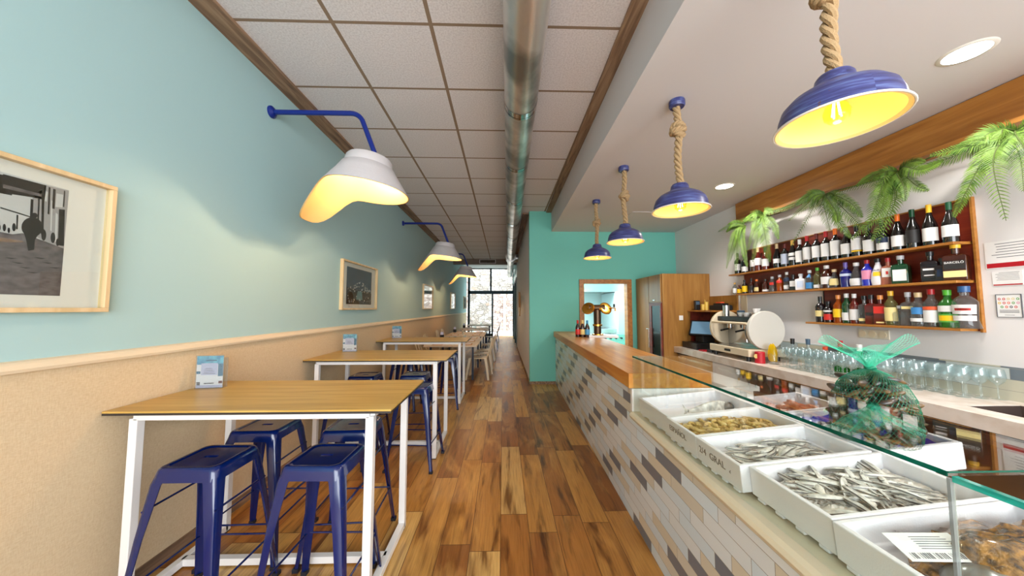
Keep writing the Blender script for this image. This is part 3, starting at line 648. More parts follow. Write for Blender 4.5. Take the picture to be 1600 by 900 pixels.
for k, (x, y, rz, lab) in enumerate(((-.38, 10.8, 0, 'blue metal chair at the third dining table on the aisle'), (-.38, 13.4, 0, 'blue metal chair at the farthest dining table by the garden door'))):
    o = bc if k == 0 else dup(bc); o.location = (x,y,0); o['label'] = lab
def dine(y0, y1, lab, n, topm='far_table'):
    t = thing('dining_table', lab, 'table', (-.95, (y0+y1)/2, 0), 0, 'dining tables at the back'); hy = (y1-y0)/2; W = .48
    MB().box(-W, W, -hy, hy, .625, .65).build('tabletop', topm, t, bevel=.003)
    for sx in (-W+.09, W-.09):
        for sy in (-hy+.2, hy-.1): MB().box(sx-.018, sx+.018, sy-.018, sy+.018, 0, .625).build('leg', 'dark_leg', t)
    for k in range(n):
        yy = y0+.22+k*(y1-y0-.3)/max(1,n-1)
        for sx, sd in ((.28,'aisle'),(-.26,'wall')):
            o = tag(MB().box(-.095, .095, -.14, .14, 0, .004).build('placemat', 'placemat'), 'brown placemat on the %s side of the dining tables' % sd, 'placemat', 'brown placemats on the %s side' % sd); o.location = (-.95+sx, yy, .6501)
            n2 = tag(MB().box(-.07,.07,-.035,.035,0,.008).build('folded_napkin', 'mat_board'), 'pale folded napkin laid on a %s-side placemat' % sd, 'napkin', 'folded napkins on the %s side' % sd); n2.location = (-.95+sx, yy, .6543)
    return t
dine(5.98, 7.55, 'first dining table with placemats, just past the bar tables', 3)
dine(8.1, 9.55, 'second dining table with placemats', 3)
dine(10.4, 11.7, 'third dining table, partly hidden by the second', 2)
dine(13.0, 14.2, 'farthest dining table beside the garden window', 2)
for y, lab in ((7.9,'small dark caddy on the wall side of the first dining table end'), (9.8,'small dark caddy beyond the second dining table'), (12.1,'small dark caddy near the garden window')):
    pass
def caddy(x, y, lab):
    t = thing('table_caddy', lab, 'caddy', (x, y, .65), 0); MB().box(-.04,.04,-.04,.04,0,.09).build('box', 'black_matt', t, bevel=.004); MB().box(-.03,.03,-.02,.02,.05,.15).build('napkins', 'print_lilac', t)
caddy(-1.35, 7.35, 'dark napkin caddy on the first dining table by the wall'); caddy(-1.35, 9.3, 'dark napkin caddy on the second dining table by the wall'); caddy(-1.35, 11.5, 'dark napkin caddy on the third dining table by the wall')
tumb = MB().lathe([(.001,.002),(.026,.002),(.032,.09),(.030,.09),(.025,.006),(.001,.006)], 14)
t0 = tag(tumb.build('drinking_glass', 'wine_glass', None, True), 'clear tumbler standing on the dining tables', 'glass', 'tumblers on the dining tables')
gl_pos = [(-.86, 6.3),(-1.0, 6.9),(-.84,7.3),(-1.02,8.5),(-.84,9.2),(-.9,10.9),(-1.0,11.4),(-.9,13.5)]
for i, (x, y) in enumerate(gl_pos):
    o = t0 if i == 0 else t0.copy()
    if i: C.objects.link(o)
    o.location = (x, y, .6505)

# ------------------------------------------------------------------ bar counter
FX = lambda y, o=0: .80+.03*(y-1.7)+o
bc1 = thing('bar_counter', 'tiled bar counter front of white, beige and grey brick tiles', 'bar counter', (0,0,0))
b1 = MB(); ya, yb, yc = -1.2, 2.04, YE-.01
b1.loft([[(FX(ya),ya,0),(1.5,ya,0),(1.5,ya,.645),(FX(ya),ya,.645)],[(FX(yb),yb,0),(1.5,yb,0),(1.5,yb,.645),(FX(yb),yb,.645)]])
b1.loft([[(FX(yb),yb,0),(1.24,yb,0),(1.24,yb,.83),(FX(yb),yb,.83)],[(FX(yc),yc,0),(1.30,yc,0),(1.30,yc,.83),(FX(yc),yc,.83)]])
b1.build('tiled_front', 'counter_tile', bc1)
sl = MB(); o = -.035; sl.loft([[(FX(yb,o),2.03,.83),(1.295,2.03,.83),(1.295,2.03,.92),(FX(yb,o),2.03,.92)],[(FX(5.75,o),5.75,.83),(1.40,5.75,.83),(1.40,5.75,.92),(FX(5.75,o),5.75,.92)]])
tag(sl.build('bar_worktop', 'bar_top_wood', bevel=.003), 'thick oiled wooden bar top above the tiled front', 'worktop')
lg = MB(); pr = lambda y: [(FX(y,-.03),y,.655),(FX(y,-.036),y,.668),(FX(y,-.03),y,.682),(FX(y,-.015),y,.69),(1.62,y,.69),(1.62,y,.645),(FX(y,-.022),y,.645)]
lg.loft([pr(-1.2), pr(2.035)]); tag(lg.build('display_ledge', 'cream_stone', bevel=.002), 'cream stone ledge carrying the fish boxes', 'ledge')
mb_ = MB(); mb_.box(.79, 1.55, 2.02, 2.05, .691, .829); tag(mb_.build('marble_panel', 'marble', bevel=.004), 'white marble end panel under the wooden bar top', 'panel')
wk = thing('back_worktop', 'white marble work surface behind the wooden bar top', 'worktop', (0,0,0)); MB().box(1.41, 1.62, 2.06, 5.2, .80, .829).build('slab', 'marble', wk); MB().box(1.43, 1.6, 2.1, 5.15, 0, .80).build('base', 'stainless', wk)
# glass guard
gg = thing('glass_guard', 'clear glass fish display guard with green edges', 'glass display guard', (0,0,0))
gx, y0g, y1g = .79, .58, 2.0
MB().box(gx, gx+.006, y0g+.004, y1g, .692, 1.022).build('front_pane', 'clear_glass', gg)
MB().box(gx, 1.14, y0g, y1g, 1.023, 1.031).build('top_shelf', 'clear_glass', gg)
MB().box(gx, 1.14, y1g, y1g+.006, .831, 1.022).build('end_pane', 'clear_glass', gg)
MB().box(gx-.0015, gx, y0g, y1g, 1.0225, 1.0315).build('polished_edge', 'glass_edge', gg)
glassy('joint_edge', (200,206,206), .4, .1, (170,176,176)); MB().box(gx-.0006, gx+.0068, y0g-.003, y0g+.002, .692, 1.02).build('polished_edge', 'joint_edge', gg)
MB().box(gx, 1.14, y0g-.001, y0g, 1.0285, 1.0315).build('polished_edge', 'glass_edge', gg)
g2 = thing('glass_guard', 'second glass guard pane continuing toward the camera at lower right', 'glass display guard', (0,0,0))
MB().box(gx, gx+.006, -.9, y0g-.006, .692, 1.016).build('front_pane', 'clear_glass', g2)
mat_e = glassy('glass_edge_bright', (90,220,205), .6, .05, (60,190,176))
MB().box(gx-.001, gx+.010, -.9, y0g-.006, 1.016, 1.026).build('polished_edge', 'glass_edge_bright', g2)

# ------------------------------------------------------------------ fish boxes
TILT = R(-5.4)
def box_T(x, y): return Matrix.Translation((x, y, .70)) @ Matrix.Rotation(TILT, 4, 'Y')
def fish_box(x0, y0, w, l, lab, h=.10, zoff=0):
    t = thing('fish_box', lab, 'fish box', (x0, y0, .6925+zoff), 0, 'white foam fish boxes'); t.rotation_euler = (0, TILT, 0)
    b = MB(); th = .015; zt = h; zb = .010
    O = [(0,0),(w,0),(w,l),(0,l)]; I = [(th,th),(w-th,th),(w-th,l-th),(th,l-th)]; I2 = [(th+.006,th+.006),(w-th-.006,th+.006),(w-th-.006,l-th-.006),(th+.006,l-th-.006)]
    b.loft([[(p[0],p[1],zb) for p in O], [(p[0],p[1],zt) for p in O], [(p[0],p[1],zt) for p in I], [(p[0],p[1],.045) for p in I], [(p[0],p[1],.043) for p in I2], [(p[0],p[1],.026) for p in I2]], True)
    for fx in (0, w-.03):
        for k in range(4): yy = .02+k*(l-.07)/3; b.box(fx, fx+.03, yy, yy+.03, 0, zb)
    b.build('tray', 'eps', t, bevel=.0035); return t
boxes = {}
boxes['bream'] = fish_box(.815, 1.615, .47, .345, 'white foam box with one whole bream, nearest the wooden bar top')
boxes['shrimp'] = fish_box(.805, 1.37, .47, .243, 'white foam box of small yellow shrimp, marked ESPAÑOL')
boxes['sardine'] = fish_box(.805, 1.115, .465, .253, 'white foam box of small sardines, marked 2/4 GRAL')
boxes['anchovy'] = fish_box(.835, .835, .46, .278, 'white foam box heaped with anchovies and ice')
boxes['monk'] = fish_box(.83, .46, .47, .370, 'white foam box holding a big brown monkfish with paper label')
boxes['prawn'] = fish_box(1.285, 1.52, .33, .26, 'white foam box of orange prawns in the back row', zoff=.043)
boxes['crab'] = fish_box(1.285, 1.11, .30, .40, 'white foam box lined with blue film under the mussel bag', zoff=.043)
writing('ESPAÑOL', .034, 'pencil', TM((-.0008, .243*.60, .062), (0,-1,0), (0,0,1)), boxes['shrimp'])
writing('2/4  GRAL', .036, 'pencil', TM((-.0008, .253*.62, .060), (0,-1,0), (0,0,1)), boxes['sardine'])
writing('L', .02, 'pencil', TM((-.0008, .253*.2, .058), (0,-1,0), (.0,-.8,1)), boxes['sardine'])

def fish_mesh(L, H, W, back='fish_back', belly='fish_belly', bend=0, tail=1.0):
    m = MB(); prof = [(0,.06),(.04,.42),(.12,.78),(.25,1),(.45,1),(.62,.78),(.78,.45),(.88,.24),(.93,.2)]; seg = 10; rings = []
    for u, k in prof:
        cx = u*L; cy = bend*math.sin(PI*u)*L; ring = []
        for j in range(seg): a = 2*PI*j/seg; ring.append((cx, cy+W/2*k*math.cos(a), H/2*k*math.sin(a)+H/2))
        rings.append(ring)
    b = len(m.v)
    for r in rings: m.v += r
    for i in range(len(rings)-1):
        for j in range(seg):
            a = 2*PI*(j+.5)/seg; m.use(back if math.sin(a) > .85 else ('silver_skin' if math.sin(a) > -.1 else belly)); k2 = (j+1) % seg
            m.face((b+i*seg+j, b+i*seg+k2, b+(i+1)*seg+k2, b+(i+1)*seg+j))
    m.use(back); m.face([b+j for j in reversed(range(seg))])
    cx, z = .92*L, H/2; m.add([(cx,0,z),(1.06*L,.001,z+.5*H*tail),(1.0*L,0,z),(1.06*L,-.001,z-.5*H*tail)], [(0,1,2),(0,2,3)])
    m.use('black').ell((.07*L, W*.30, H*.62), (L*.012, W*.06, L*.012), 8, 5); m.use('black').ell((.07*L, -W*.30, H*.62), (L*.012, W*.06, L*.012), 8, 5)
    m.v = [(p[0]-L/2, p[1], p[2]-H/2) for p in m.v]; return m
def scatter(proto_fn, name, n, bx, area_, base_z, label, cat, group, seed, flat=90, zspread=.02, mound=.02, yaw=None, variants=4):
    random.seed(seed); protos = []; t = boxes[bx]; B = Matrix.Translation(t.location) @ Matrix.Rotation(TILT, 4, 'Y')
    for k in range(variants): protos.append(proto_fn(k).build(name, None, None, True))
    x0, x1, y0, y1 = area_
    for i in range(n):
        o = protos[i] if i < variants else protos[i % variants].copy()
        if i >= variants: C.objects.link(o)
        x = random.uniform(x0, x1); y = random.uniform(y0, y1); u = (x-x0)/(x1-x0)*2-1; v = (y-y0)/(y1-y0)*2-1
        z = base_z + mound*(1-u*u)*(1-v*v) + random.uniform(0, zspread)
        a = random.uniform(*yaw) if yaw else random.uniform(0, 2*PI)
        loc = B @ Vector((x, y, z)); o.matrix_world = Matrix.Translation(loc) @ Matrix.Rotation(a, 4, 'Z') @ Matrix.Rotation(random.uniform(-.15,.15), 4, 'Y') @ Matrix.Rotation(R(flat+random.uniform(-25,25)), 4, 'X')
        tag(o, label, cat, group)
def icebed(bx, w, l, z, m='ice', seed=1, amp=.006, mound=.018, name='crushed_ice', lab='bed of crushed ice'):
    random.seed(seed); g = MB(); nx, ny = 34, 22; t = boxes[bx]
    vs = []
    for i in range(nx+1):
        for j in range(ny+1):
            u = i/nx*2-1; v = j/ny*2-1; vs.append((.022+(w-.044)*i/nx, .022+(l-.044)*j/ny, z+mound*(1-u**4)*(1-v**4)+random.uniform(-amp, amp)))
    g.add(vs, [(i*(ny+1)+j, (i+1)*(ny+1)+j, (i+1)*(ny+1)+j+1, i*(ny+1)+j+1) for i in range(nx) for j in range(ny)])
    o = g.build(name, m, None, False); o.location = t.location; o.rotation_euler = t.rotation_euler; return tag(o, lab, 'ice', kind='stuff')
icebed('anchovy', .46, .278, .052, lab='crushed ice under the anchovies'); icebed('sardine', .465, .253, .034, mound=.01, lab='crushed ice under the sardines'); icebed('prawn', .33, .26, .032, mound=.004, seed=3, lab='crushed ice under the prawns')
scatter(lambda k: fish_mesh(.115+.012*k, .023, .015, bend=.03*(k-1.5)), 'anchovy', 62, 'anchovy', (.085,.375,.05,.225), .062, 'small silver anchovy lying in the heaped foam box', 'fish', 'anchovies in the foam box', 5, 72, .018, .012, (-2.5,-.1))
scatter(lambda k: fish_mesh(.115+.01*k, .030, .016, bend=.04*(k-1.5)), 'sardine', 34, 'sardine', (.09,.38,.05,.195), .054, 'plump silver sardine in the box marked 2/4 GRAL', 'fish', 'sardines in the foam box', 6, 70, .012, .008, (-.5,.7))
def shrimp(k, L=.05, mt='shrimp', r=.006):
    m = MB().use(mt); pts = []; rs = []
    for i in range(9):
        u = i/8; a = -1.1+2.3*u*(.8+.1*k); pts.append((L*.55*math.cos(a)*(1+.1*k), L*.55*math.sin(a), 0)); rs.append(r*(.45+1.0*math.sin(PI*(.15+.75*(1-u)))))
    m.tube(pts, rs, 8)
    e = Vector(pts[-1]); m.add([e, e+Vector((-.012,.006,.003)), e+Vector((-.014,0,0)), e+Vector((-.012,.002,-.004))], [(0,1,2),(0,2,3)])
    h = Vector(pts[0])
    for s in (-1,1): m.tube([h, h+Vector((.012,-.014,s*.004)), h+Vector((-.002,-.035,s*.008))], .0006, 4)
    for q in range(4): p = Vector(pts[2+q]); m.tube([p, p+Vector((-.010,0,.002)), p+Vector((-.014,.004,-.003))], .0007, 4)
    return m
scatter(lambda k: shrimp(k), 'shrimp', 150, 'shrimp', (.05,.40,.035,.205), .052, 'tiny yellow shrimp in the box marked ESPAÑOL', 'shrimp', 'shrimp heaped in the foam box', 8, 10, .016, .018, None, 5)
icebed('shrimp', .47, .243, .036, 'shrimp', 4, .004, .016, 'shrimp_heap', 'dense underlayer of the heap of yellow shrimp')
sh = tag(MB().ell((0,0,0),(.026,.020,.008),16,8).build('scallop_shell', 'rim_white', None, True), 'white oval shell lying on the yellow shrimp', 'shell'); sh.location = Matrix.Translation(boxes['shrimp'].location) @ Vector((.125,.055,.082)); sh.rotation_euler = (.3,.1,.4)
scatter(lambda k: shrimp(k, .085, 'prawn', .010), 'prawn', 24, 'prawn', (.04,.27,.04,.2), .045, 'orange prawn lying on ice in the back foam box', 'prawn', 'prawns in the foam box', 9, 15, .012, .012, None, 4)
# bream
br = thing('bream', 'whole pale bream with grey head in the farthest foam box', 'fish', (1.11, 1.79, .775), R(195))
fish_mesh(.30, .085, .045, 'silver_skin', 'fish_belly', .04).build('body', None, br, True)
MB().use('monk_grey').ell((-.125,.008,.004),(.042,.036,.026),16,10).use('black').ell((-.135,.02,.026),(.008,.008,.004),10,6).build('head', None, br, True)
MB().add([(-.06,-.03,.02),(.0,-.065,.012),(-.04,-.015,.025)], [(0,1,2)]).build('fin', 'monk_grey', br)
# monkfish
mk = thing('monkfish', 'large wet brown monkfish filling the nearest foam box', 'fish', (1.13, .645, .735), R(-12)); mk.rotation_euler = (0, TILT, R(-12))
random.seed(3)
mm = MB().use('monk_skin')
def mf(p, a):
    u = math.cos(a); k = 1+.06*math.sin(5*a+p.z*80)+.03*math.sin(11*a); return Vector((p.x*.24*k+.0, p.y*.135*k, p.z*.072*(1+.12*math.sin(p.x*9)+.1*math.cos(p.y*7))))
mm.lathe([(math.sin(PI*i/22)*1+.001, -math.cos(PI*i/22)) for i in range(23)], 48, None, mf, True)
mb_o = mm.build('body', None, mk, True); dm = mb_o.modifiers.new('folds', 'DISPLACE'); tx = bpy.data.textures.new('folds', 'CLOUDS'); tx.noise_scale = .035; dm.texture = tx; dm.strength = .04; dm.mid_level = .5
MB().ell((-.17,-.05,.005),(.075,.065,.045),18,10).build('head', 'monk_grey', mk, True)
MB().ell((.02,-.075,.05),(.05,.03,.014),16,8).build('gill_flap', 'monk_grey', mk, True)
MB().tube([(-.235,-.09,.02),(-.20,-.115,.03),(-.15,-.12,.03),(-.1,-.10,.03)], .006, 8).build('jaw', 'fish_belly', mk, True)
mk.location = (1.14, .665, .770)
lb = thing('paper_label', 'white printed barcode label lying on the monkfish', 'label', (.935, .725, .800), R(-30)); lb.rotation_euler = (R(10), R(-8), R(-14))
MB().box(-.062,.062,-.036,.036,0,.0008).build('card', 'paper', lb)
pp = MB().use('ink')
for k in range(26):
    if k % 7 == 3: continue
    pp.box(-.052+k*.0038, -.052+k*.0038+random.choice((.001,.002,.0026)), -.030, -.016, .0009, .0011)
for k in range(6): pp.box(-.02, .05-.006*(k%3), -.006+k*.006, -.0045+k*.006, .0009, .0011)
pp.build('printed_text', None, lb)
# blue film and crabs
cb = MB(); nx = 24; vs = []; random.seed(12)
for i in range(nx+1):
    for j in range(nx+1):
        u = i/nx; v = j/nx; e = max(abs(u*2-1), abs(v*2-1)); vs.append((.02+.26*u, .02+.36*v, .045+.035*e**3+random.uniform(-.005,.006)))
cb.add(vs, [(i*(nx+1)+j, (i+1)*(nx+1)+j, (i+1)*(nx+1)+j+1, i*(nx+1)+j+1) for i in range(nx) for j in range(nx)])
fo = tag(cb.build('plastic_film', 'blue_film', None, True), 'crumpled translucent blue film lining the back foam box', 'plastic film'); fo.location = boxes['crab'].location; fo.rotation_euler = boxes['crab'].rotation_euler
def clam(k):
    m = MB().use('crab_dark').ell((0,0,0),(.018+.002*k,.014,.008),12,8); m.use('rim_white').ell((0,.003,.004),(.010,.007,.006),8,6); return m
scatter(clam, 'clam', 26, 'crab', (.06,.2,.22,.34), .06, 'small dark clam on the blue film', 'clam', 'clams on the blue film', 15, 0, .008, .01, None, 3)

# mussel bag
BX, BY, BZ = 1.385, 1.215, .828
nb = thing('mussel_net_bag', 'green net bag stuffed with mussels with flared open top', 'net bag', (BX, BY, BZ))
def diag(prof, n, twist, fn=None):
    m = MB()
    for sgn in (-1, 1):
        for k in range(n):
            pts = []
            for i, (r, z) in enumerate(prof):
                a = 2*PI*k/n + sgn*twist*i/len(prof); p = Vector((r*math.cos(a), r*math.sin(a), z)); pts.append(fn(p, a) if fn else p)
            m.tube(pts, .0005, 3, False)
    return m
def interp(P, n):
    out = []
    for i in range(n+1):
        u = i/n*(len(P)-1); k = min(int(u), len(P)-2); f = u-k; out.append((P[k][0]*(1-f)+P[k+1][0]*f, P[k][1]*(1-f)+P[k+1][1]*f))
    return out
bodyP = interp([(.09,0),(.118,.012),(.124,.055),(.122,.11),(.114,.165),(.092,.215),(.05,.25),(.013,.266)], 26)
bf = lambda p, a: Vector((p.x*1.0, p.y*.95, p.z))*1.0
diag(bodyP, 56, 2.2, bf).build('net_body', 'net_green', nb)
def flare(p, a):
    k = (p.z-.27)/.13; s = .5+.5*math.cos(2*(a-.15)); r = math.hypot(p.x, p.y)
    return Vector((p.x*(1+.9*k), p.y*(.35+.3*s), .27+(p.z-.27)*(.55+.55*s)+.012*math.sin(6*a)*k))
diag(interp([(.013,.270),(.028,.29),(.06,.325),(.095,.36),(.108,.375)], 14), 64, .9, flare).build('net_mouth', 'net_light', nb)
MB().tube([(.014*math.cos(a), .014*math.sin(a), .270+.003*math.sin(3*a)) for a in [2*PI*i/16 for i in range(17)]], .004, 6).build('tie', 'net_green', nb, True)
def mussel(k):
    m = MB().use('mussel_shell'); L = .068+.004*k; pr = [(0,.05),(.12,.5),(.35,.9),(.6,1),(.82,.8),(.95,.45),(1,.08)]; rings = []
    for u, q in pr: rings.append([(u*L-L/2+.006*q*math.cos(a)*0, .0155*q*math.cos(a)+.004*math.sin(PI*u), .0105*q*math.sin(a)) for a in [2*PI*j/12 for j in range(12)]])
    return m.loft(rings)
random.seed(21); mp = [mussel(k).build('mussel', None, None, True) for k in range(4)]; cnt = 0
while cnt < 210:
    x, y, z = random.uniform(-.13,.13), random.uniform(-.13,.13), random.uniform(.015,.235)
    rr_ = 0
    for i in range(len(bodyP)-1):
        if bodyP[i][1] <= z <= bodyP[i+1][1]: rr_ = bodyP[i][0]
    d = math.hypot(x, y/.95)
    if d > rr_-.014 or d < rr_-.06 and z < .15: continue
    o = mp[cnt] if cnt < 4 else mp[cnt % 4].copy()
    if cnt >= 4: C.objects.link(o)
    o.location = (BX+x, BY+y, BZ+z); o.rotation_euler = (random.uniform(-1,1), random.uniform(-1,1), random.uniform(0,6.28)); tag(o, 'dark mussel packed inside the green net bag', 'mussel', 'mussels in the net bag'); cnt += 1

# ------------------------------------------------------------------ things on the bar
bt = thing('beer_tap_tower', 'brass and bronze T-shaped beer tap tower on the bar', 'beer tap', (1.315, 4.55, .92), R(-10)); bt.scale = (1.12, 1.12, 1.1)
MB().box(-.11, .24, -.07, .07, 0, .03).build('drip_base', 'marble', bt, bevel=.003)
MB().lathe([(.01,.03),(.06,.03),(.06,.04),(.045,.05),(.045,.35),(.01,.35)], 24).build('column', 'bronze', bt, True)
MB().lathe([(.046,.14),(.058,.145),(.058,.165),(.046,.17)], 24).build('collar_ring', 'gold', bt, True)
MB().lathe([(.05,.03),(.07,.032),(.07,.045),(.05,.05)], 24).build('foot_ring', 'gold', bt, True)
MB().tube([(-.10,0,.37),(.09,-.02,.37)], .042, 24).build('crossbar', 'bronze', bt, True)
for x, s in ((-.115,-1),(.10,1)):
    dd = MB().lathe([(.001,.0),(.06,.004),(.078,.0),(.082,-.012),(.07,-.03),(.03,-.035)], 28, Matrix.Translation((x,-.03,.37)) @ Matrix.Rotation(R(62), 4, 'X') @ Matrix.Rotation(R(20*s), 4, 'Y')).build('brass_disc', 'gold', bt, True)
for k in range(2):
    MB().tube([(.15,-.02+.04*k,.37),(.21,-.04+.04*k,.37),(.215,-.04+.04*k,.33)], .008, 8).build('tap', 'gold', bt, True)
    MB().tube([(.2,-.04+.04*k,.38),(.2,-.04+.04*k,.42)], .009, 8).build('tap_handle', 'black', bt, True)
mat('beer_brown', (44,18,10), .15, coat=.4); mat('lab_red', (190,40,34), .5); mat('lab_cream', (226,196,120), .5); mat('lab_blue', (70,140,180), .5)
for k, (dx, dy, lm, lab) in enumerate(((0,0,'lab_red','brown beer bottle with red label left of the tap tower'), (.065,-.02,'lab_cream','brown beer bottle with cream label, middle of the three'), (.13,-.04,'lab_blue','brown beer bottle with blue label beside the tap tower'))):
    t = thing('beer_bottle', lab, 'bottle', (1.10+dx*.95-.045, 4.62+dy, .92), 0, 'beer bottles beside the tap tower'); t.scale = (1.15,1.15,1.22)
    MB().lathe([(.001,0),(.028,0),(.029,.01),(.029,.10),(.024,.125),(.012,.15),(.011,.185),(.001,.185)], 18).build('body', 'beer_brown', t, True)
    MB().lathe([(.0295,.03),(.0297,.032),(.0297,.088),(.0295,.09)], 18).build('label', lm, t, True)
    MB().lathe([(.0125,.155),(.0135,.157),(.0135,.192),(.001,.194)], 14).build('cap', lm, t, True)

# ------------------------------------------------------------------ tall cabinet, shelf and switch
cy, cx = 4.85, 2.39
cab = thing('tall_cabinet', 'tall wooden cabinet with glazed bottle fridge beside the kitchen doorway', 'cabinet', (0,0,0))
MB().box(cx, XR-.002, cy, YE-.002, 0, 1.845).build('carcass', 'cabinet_wood', cab, bevel=.004)
d1 = MB().box(cx-.018, cx-.001, cy+.02, cy+.42, 1.42, 1.84).build('door', 'cabinet_wood', cab, bevel=.003); MB().box(cx-.03, cx-.018, cy+.2, cy+.26, 1.445, 1.455).build('handle', 'chrome', d1)
d2 = MB().box(cx-.018, cx-.001, cy+.43, YE-.03, .05, 1.84).build('door', 'cabinet_wood', cab, bevel=.003); MB().box(cx-.03, cx-.018, cy+.46, cy+.52, .985, .995).build('handle', 'chrome', d2)
fd = MB().use('back_panel_wood')
for a0,a1,c0,c1 in ((cy+.02,cy+.42,1.36,1.41),(cy+.02,cy+.42,.2,.26),(cy+.02,cy+.06,.26,1.36),(cy+.34,cy+.42,.26,1.36)): fd.box(cx-.02, cx-.001, a0, a1, c0, c1)
fdo = fd.build('fridge_door', None, cab); MB().box(cx-.012, cx-.006, cy+.06, cy+.34, .26, 1.36).build('pane', 'fridge_glass', fdo); MB().tube([(cx-.05,cy+.38,.7),(cx-.05,cy+.38,1.0)], .008, 8).build('handle', 'chrome', fdo)
sw = tag(MB().box(2.63, 2.69, cy-.012, cy-.001, 1.145, 1.215).build('light_switch', 'switch_white', bevel=.004), 'square white light switch on the tall cabinet side', 'switch')
ws = thing('wall_shelf', 'small wooden wall shelf with side panels beside the tall cabinet', 'shelf', (0,0,0))
MB().box(2.76, XR-.02, 4.28, cy-.002, 1.275, 1.295).build('shelf_board', 'shelf_wood', ws)
MB().box(XR-.02, XR-.002, 4.26, cy-.002, .80, 1.50).build('back_board', 'cabinet_wood', ws)
MB().box(2.80, XR-.02, cy-.02, cy-.002, .78, 1.275).build('shaded_side_board', 'back_panel_wood', ws)  # side panel, with the shade below the shelf put into its dark red-brown colour
ct = thing('card_terminal', 'black card payment terminal standing on the small wall shelf', 'card terminal', (2.83, 4.72, 1.296)); MB().box(-.035,.035,-.03,.02,0,.14).build('body', 'black', ct, bevel=.008); MB().box(-.026,.026,-.0315,-.03,.08,.125).build('screen', 'photo_sky', ct)
mat('cup_yellow', (222,186,84), .4); mat('orange_thing', (220,80,40), .5)
for x, h_, lab in ((2.885, .085,'small yellow cup beside the card terminal'), (2.935,.12,'taller yellow container with a straw on the wall shelf')):
    tt = thing('yellow_container', lab, 'container', (x, 4.66, 1.296)); MB().lathe([(.001,0),(.024,0),(.027,h_),(.022,h_),(.02,.006),(.001,.006)], 18).build('body', 'cup_yellow', tt, True)
    if h_ > .1: MB().tube([(0,0,.02),(-.02,0,.15)], .003, 6).build('straw', 'cup_yellow', tt)
sp = thing('receipt_printer', 'long black appliance on the small wall shelf', 'appliance', (3.02, 4.5, 1.296)); MB().box(-.07,.07,-.17,.12,0,.07).build('body', 'black_matt', sp, bevel=.01); MB().box(-.05,.05,-.12,.06,.07,.095).build('lid', 'black', sp, bevel=.006)
tag(MB().box(2.98, 3.04, 4.42, 4.52, 1.392, 1.410).build('orange_packet', 'orange_thing', bevel=.004), 'orange packet on top of the black appliance', 'packet')
ns = MB().box(XR-.012, XR-.004, 4.10, 4.20, 1.22, 1.50); tag(ns.build('pale_board', 'rail_paint'), 'narrow pale board on the wall beside the small wall shelf', 'board')

# ------------------------------------------------------------------ back counter
ZB = .757
bk = thing('back_counter', 'long pale stone back counter along the right wall', 'counter', (0,0,0))
tp = MB(); sx0, sx1, sy0, sy1 = 2.69, 3.02, .95, 1.87
for a in ((2.54,3.119,sy1,cy-.002), (2.54,3.119,-1.2,sy0), (2.54,sx0,sy0,sy1), (sx1,3.119,sy0,sy1)): tp.box(*a, .678, ZB)
tp.build('worktop', 'counter_stone', bk)
mat('sink_steel', (104,90,84), .4, .8); sk = MB().use('sink_steel'); O = [(sx0,sy0),(sx1,sy0),(sx1,sy1),(sx0,sy1)]; I = [(sx0+.03,sy0+.03),(sx1-.03,sy0+.03),(sx1-.03,sy1-.03),(sx0+.03,sy1-.03)]
sk.loft([[(*p,ZB-.004) for p in O],[(*p,.56) for p in I]], False); sk.add([(*p,.56) for p in I], [(0,1,2,3)]); sk.build('sink', None, bk)
MB().box(2.60, 3.11, -1.15, cy-.01, 0, .655).build('base_cabinet', 'stainless', bk)
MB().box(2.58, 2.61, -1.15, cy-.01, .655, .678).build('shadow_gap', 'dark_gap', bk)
for k in range(7):
    y = -1.0+k*.83; dr = MB().box(2.585, 2.60, y, y+.80, .08, .62).build('door', 'stainless', bk, bevel=.003); MB().box(2.57, 2.585, y+.05, y+.75, .60, .625).build('handle', 'steel_bright', dr)
struct(MB().box(XR-.012, XR-.001, -1.2, 4.24, ZB, .962).build('trim_7', 'splash_tile'), 'tiled splashback above the back counter')

# ------------------------------------------------------------------ espresso machine
mat('panel_white', (206,202,192), .45)
em = thing('espresso_machine', 'cream and chrome espresso machine with round white side panels', 'espresso machine', (2.80, 3.75, ZB))
MB().box(-.21, .20, -.33, .33, .05, .13).build('base', 'rail_paint', em, bevel=.012)
for sx in (-.17,.15):
    for sy in (-.27,.27): MB().tube([(sx,sy,0),(sx,sy,.055)], .022, 12).build('foot', 'black', em, True)
def drop(y0, y1, sc_=1, c=(0,.31)):
    pts = []
    for i in range(28):
        a = 2*PI*i/28; r = .205*sc_*(1-.10*math.cos(2*a)*0+.04*math.cos(a-2.2)); pts.append((c[0]+r*.97*math.cos(a), c[1]+r*math.sin(a)))
    return MB().prism(pts, 'y', y0, y1)
drop(-.34, -.30, 1, (-.005,.325)).build('side_panel', 'panel_white', em, True, .006); drop(.28, .32, 1, (-.005,.325)).build('side_panel', 'rail_paint', em, True, .006)
MB().box(.0, .17, -.30, .28, .13, .44).build('boiler_housing', 'chrome', em, bevel=.01)
MB().box(-.13, .17, -.30, .28, .41, .47).build('control_housing', 'black', em, bevel=.012)
MB().tube([(-.19,-.30,.40),(-.19,.28,.40)], .014, 10).build('front_bar', 'rail_paint', em, True)
MB().box(-.20, .0, -.30, .28, .130, .136).build('drip_tray', 'chrome', em)
MB().box(-.212, -.21, -.05, .05, .075, .10).build('badge', 'black', em)
for y in (-.13,.12):
    g = MB().lathe([(.001,.33),(.034,.33),(.036,.41),(.001,.41)], 20, Matrix.Translation((-.08,y,0))).build('group_head', 'chrome', em, True)
    MB().tube([(-.10,y,.325),(-.21,y-.02,.305)], .011, 8).build('handle', 'black', g, True)
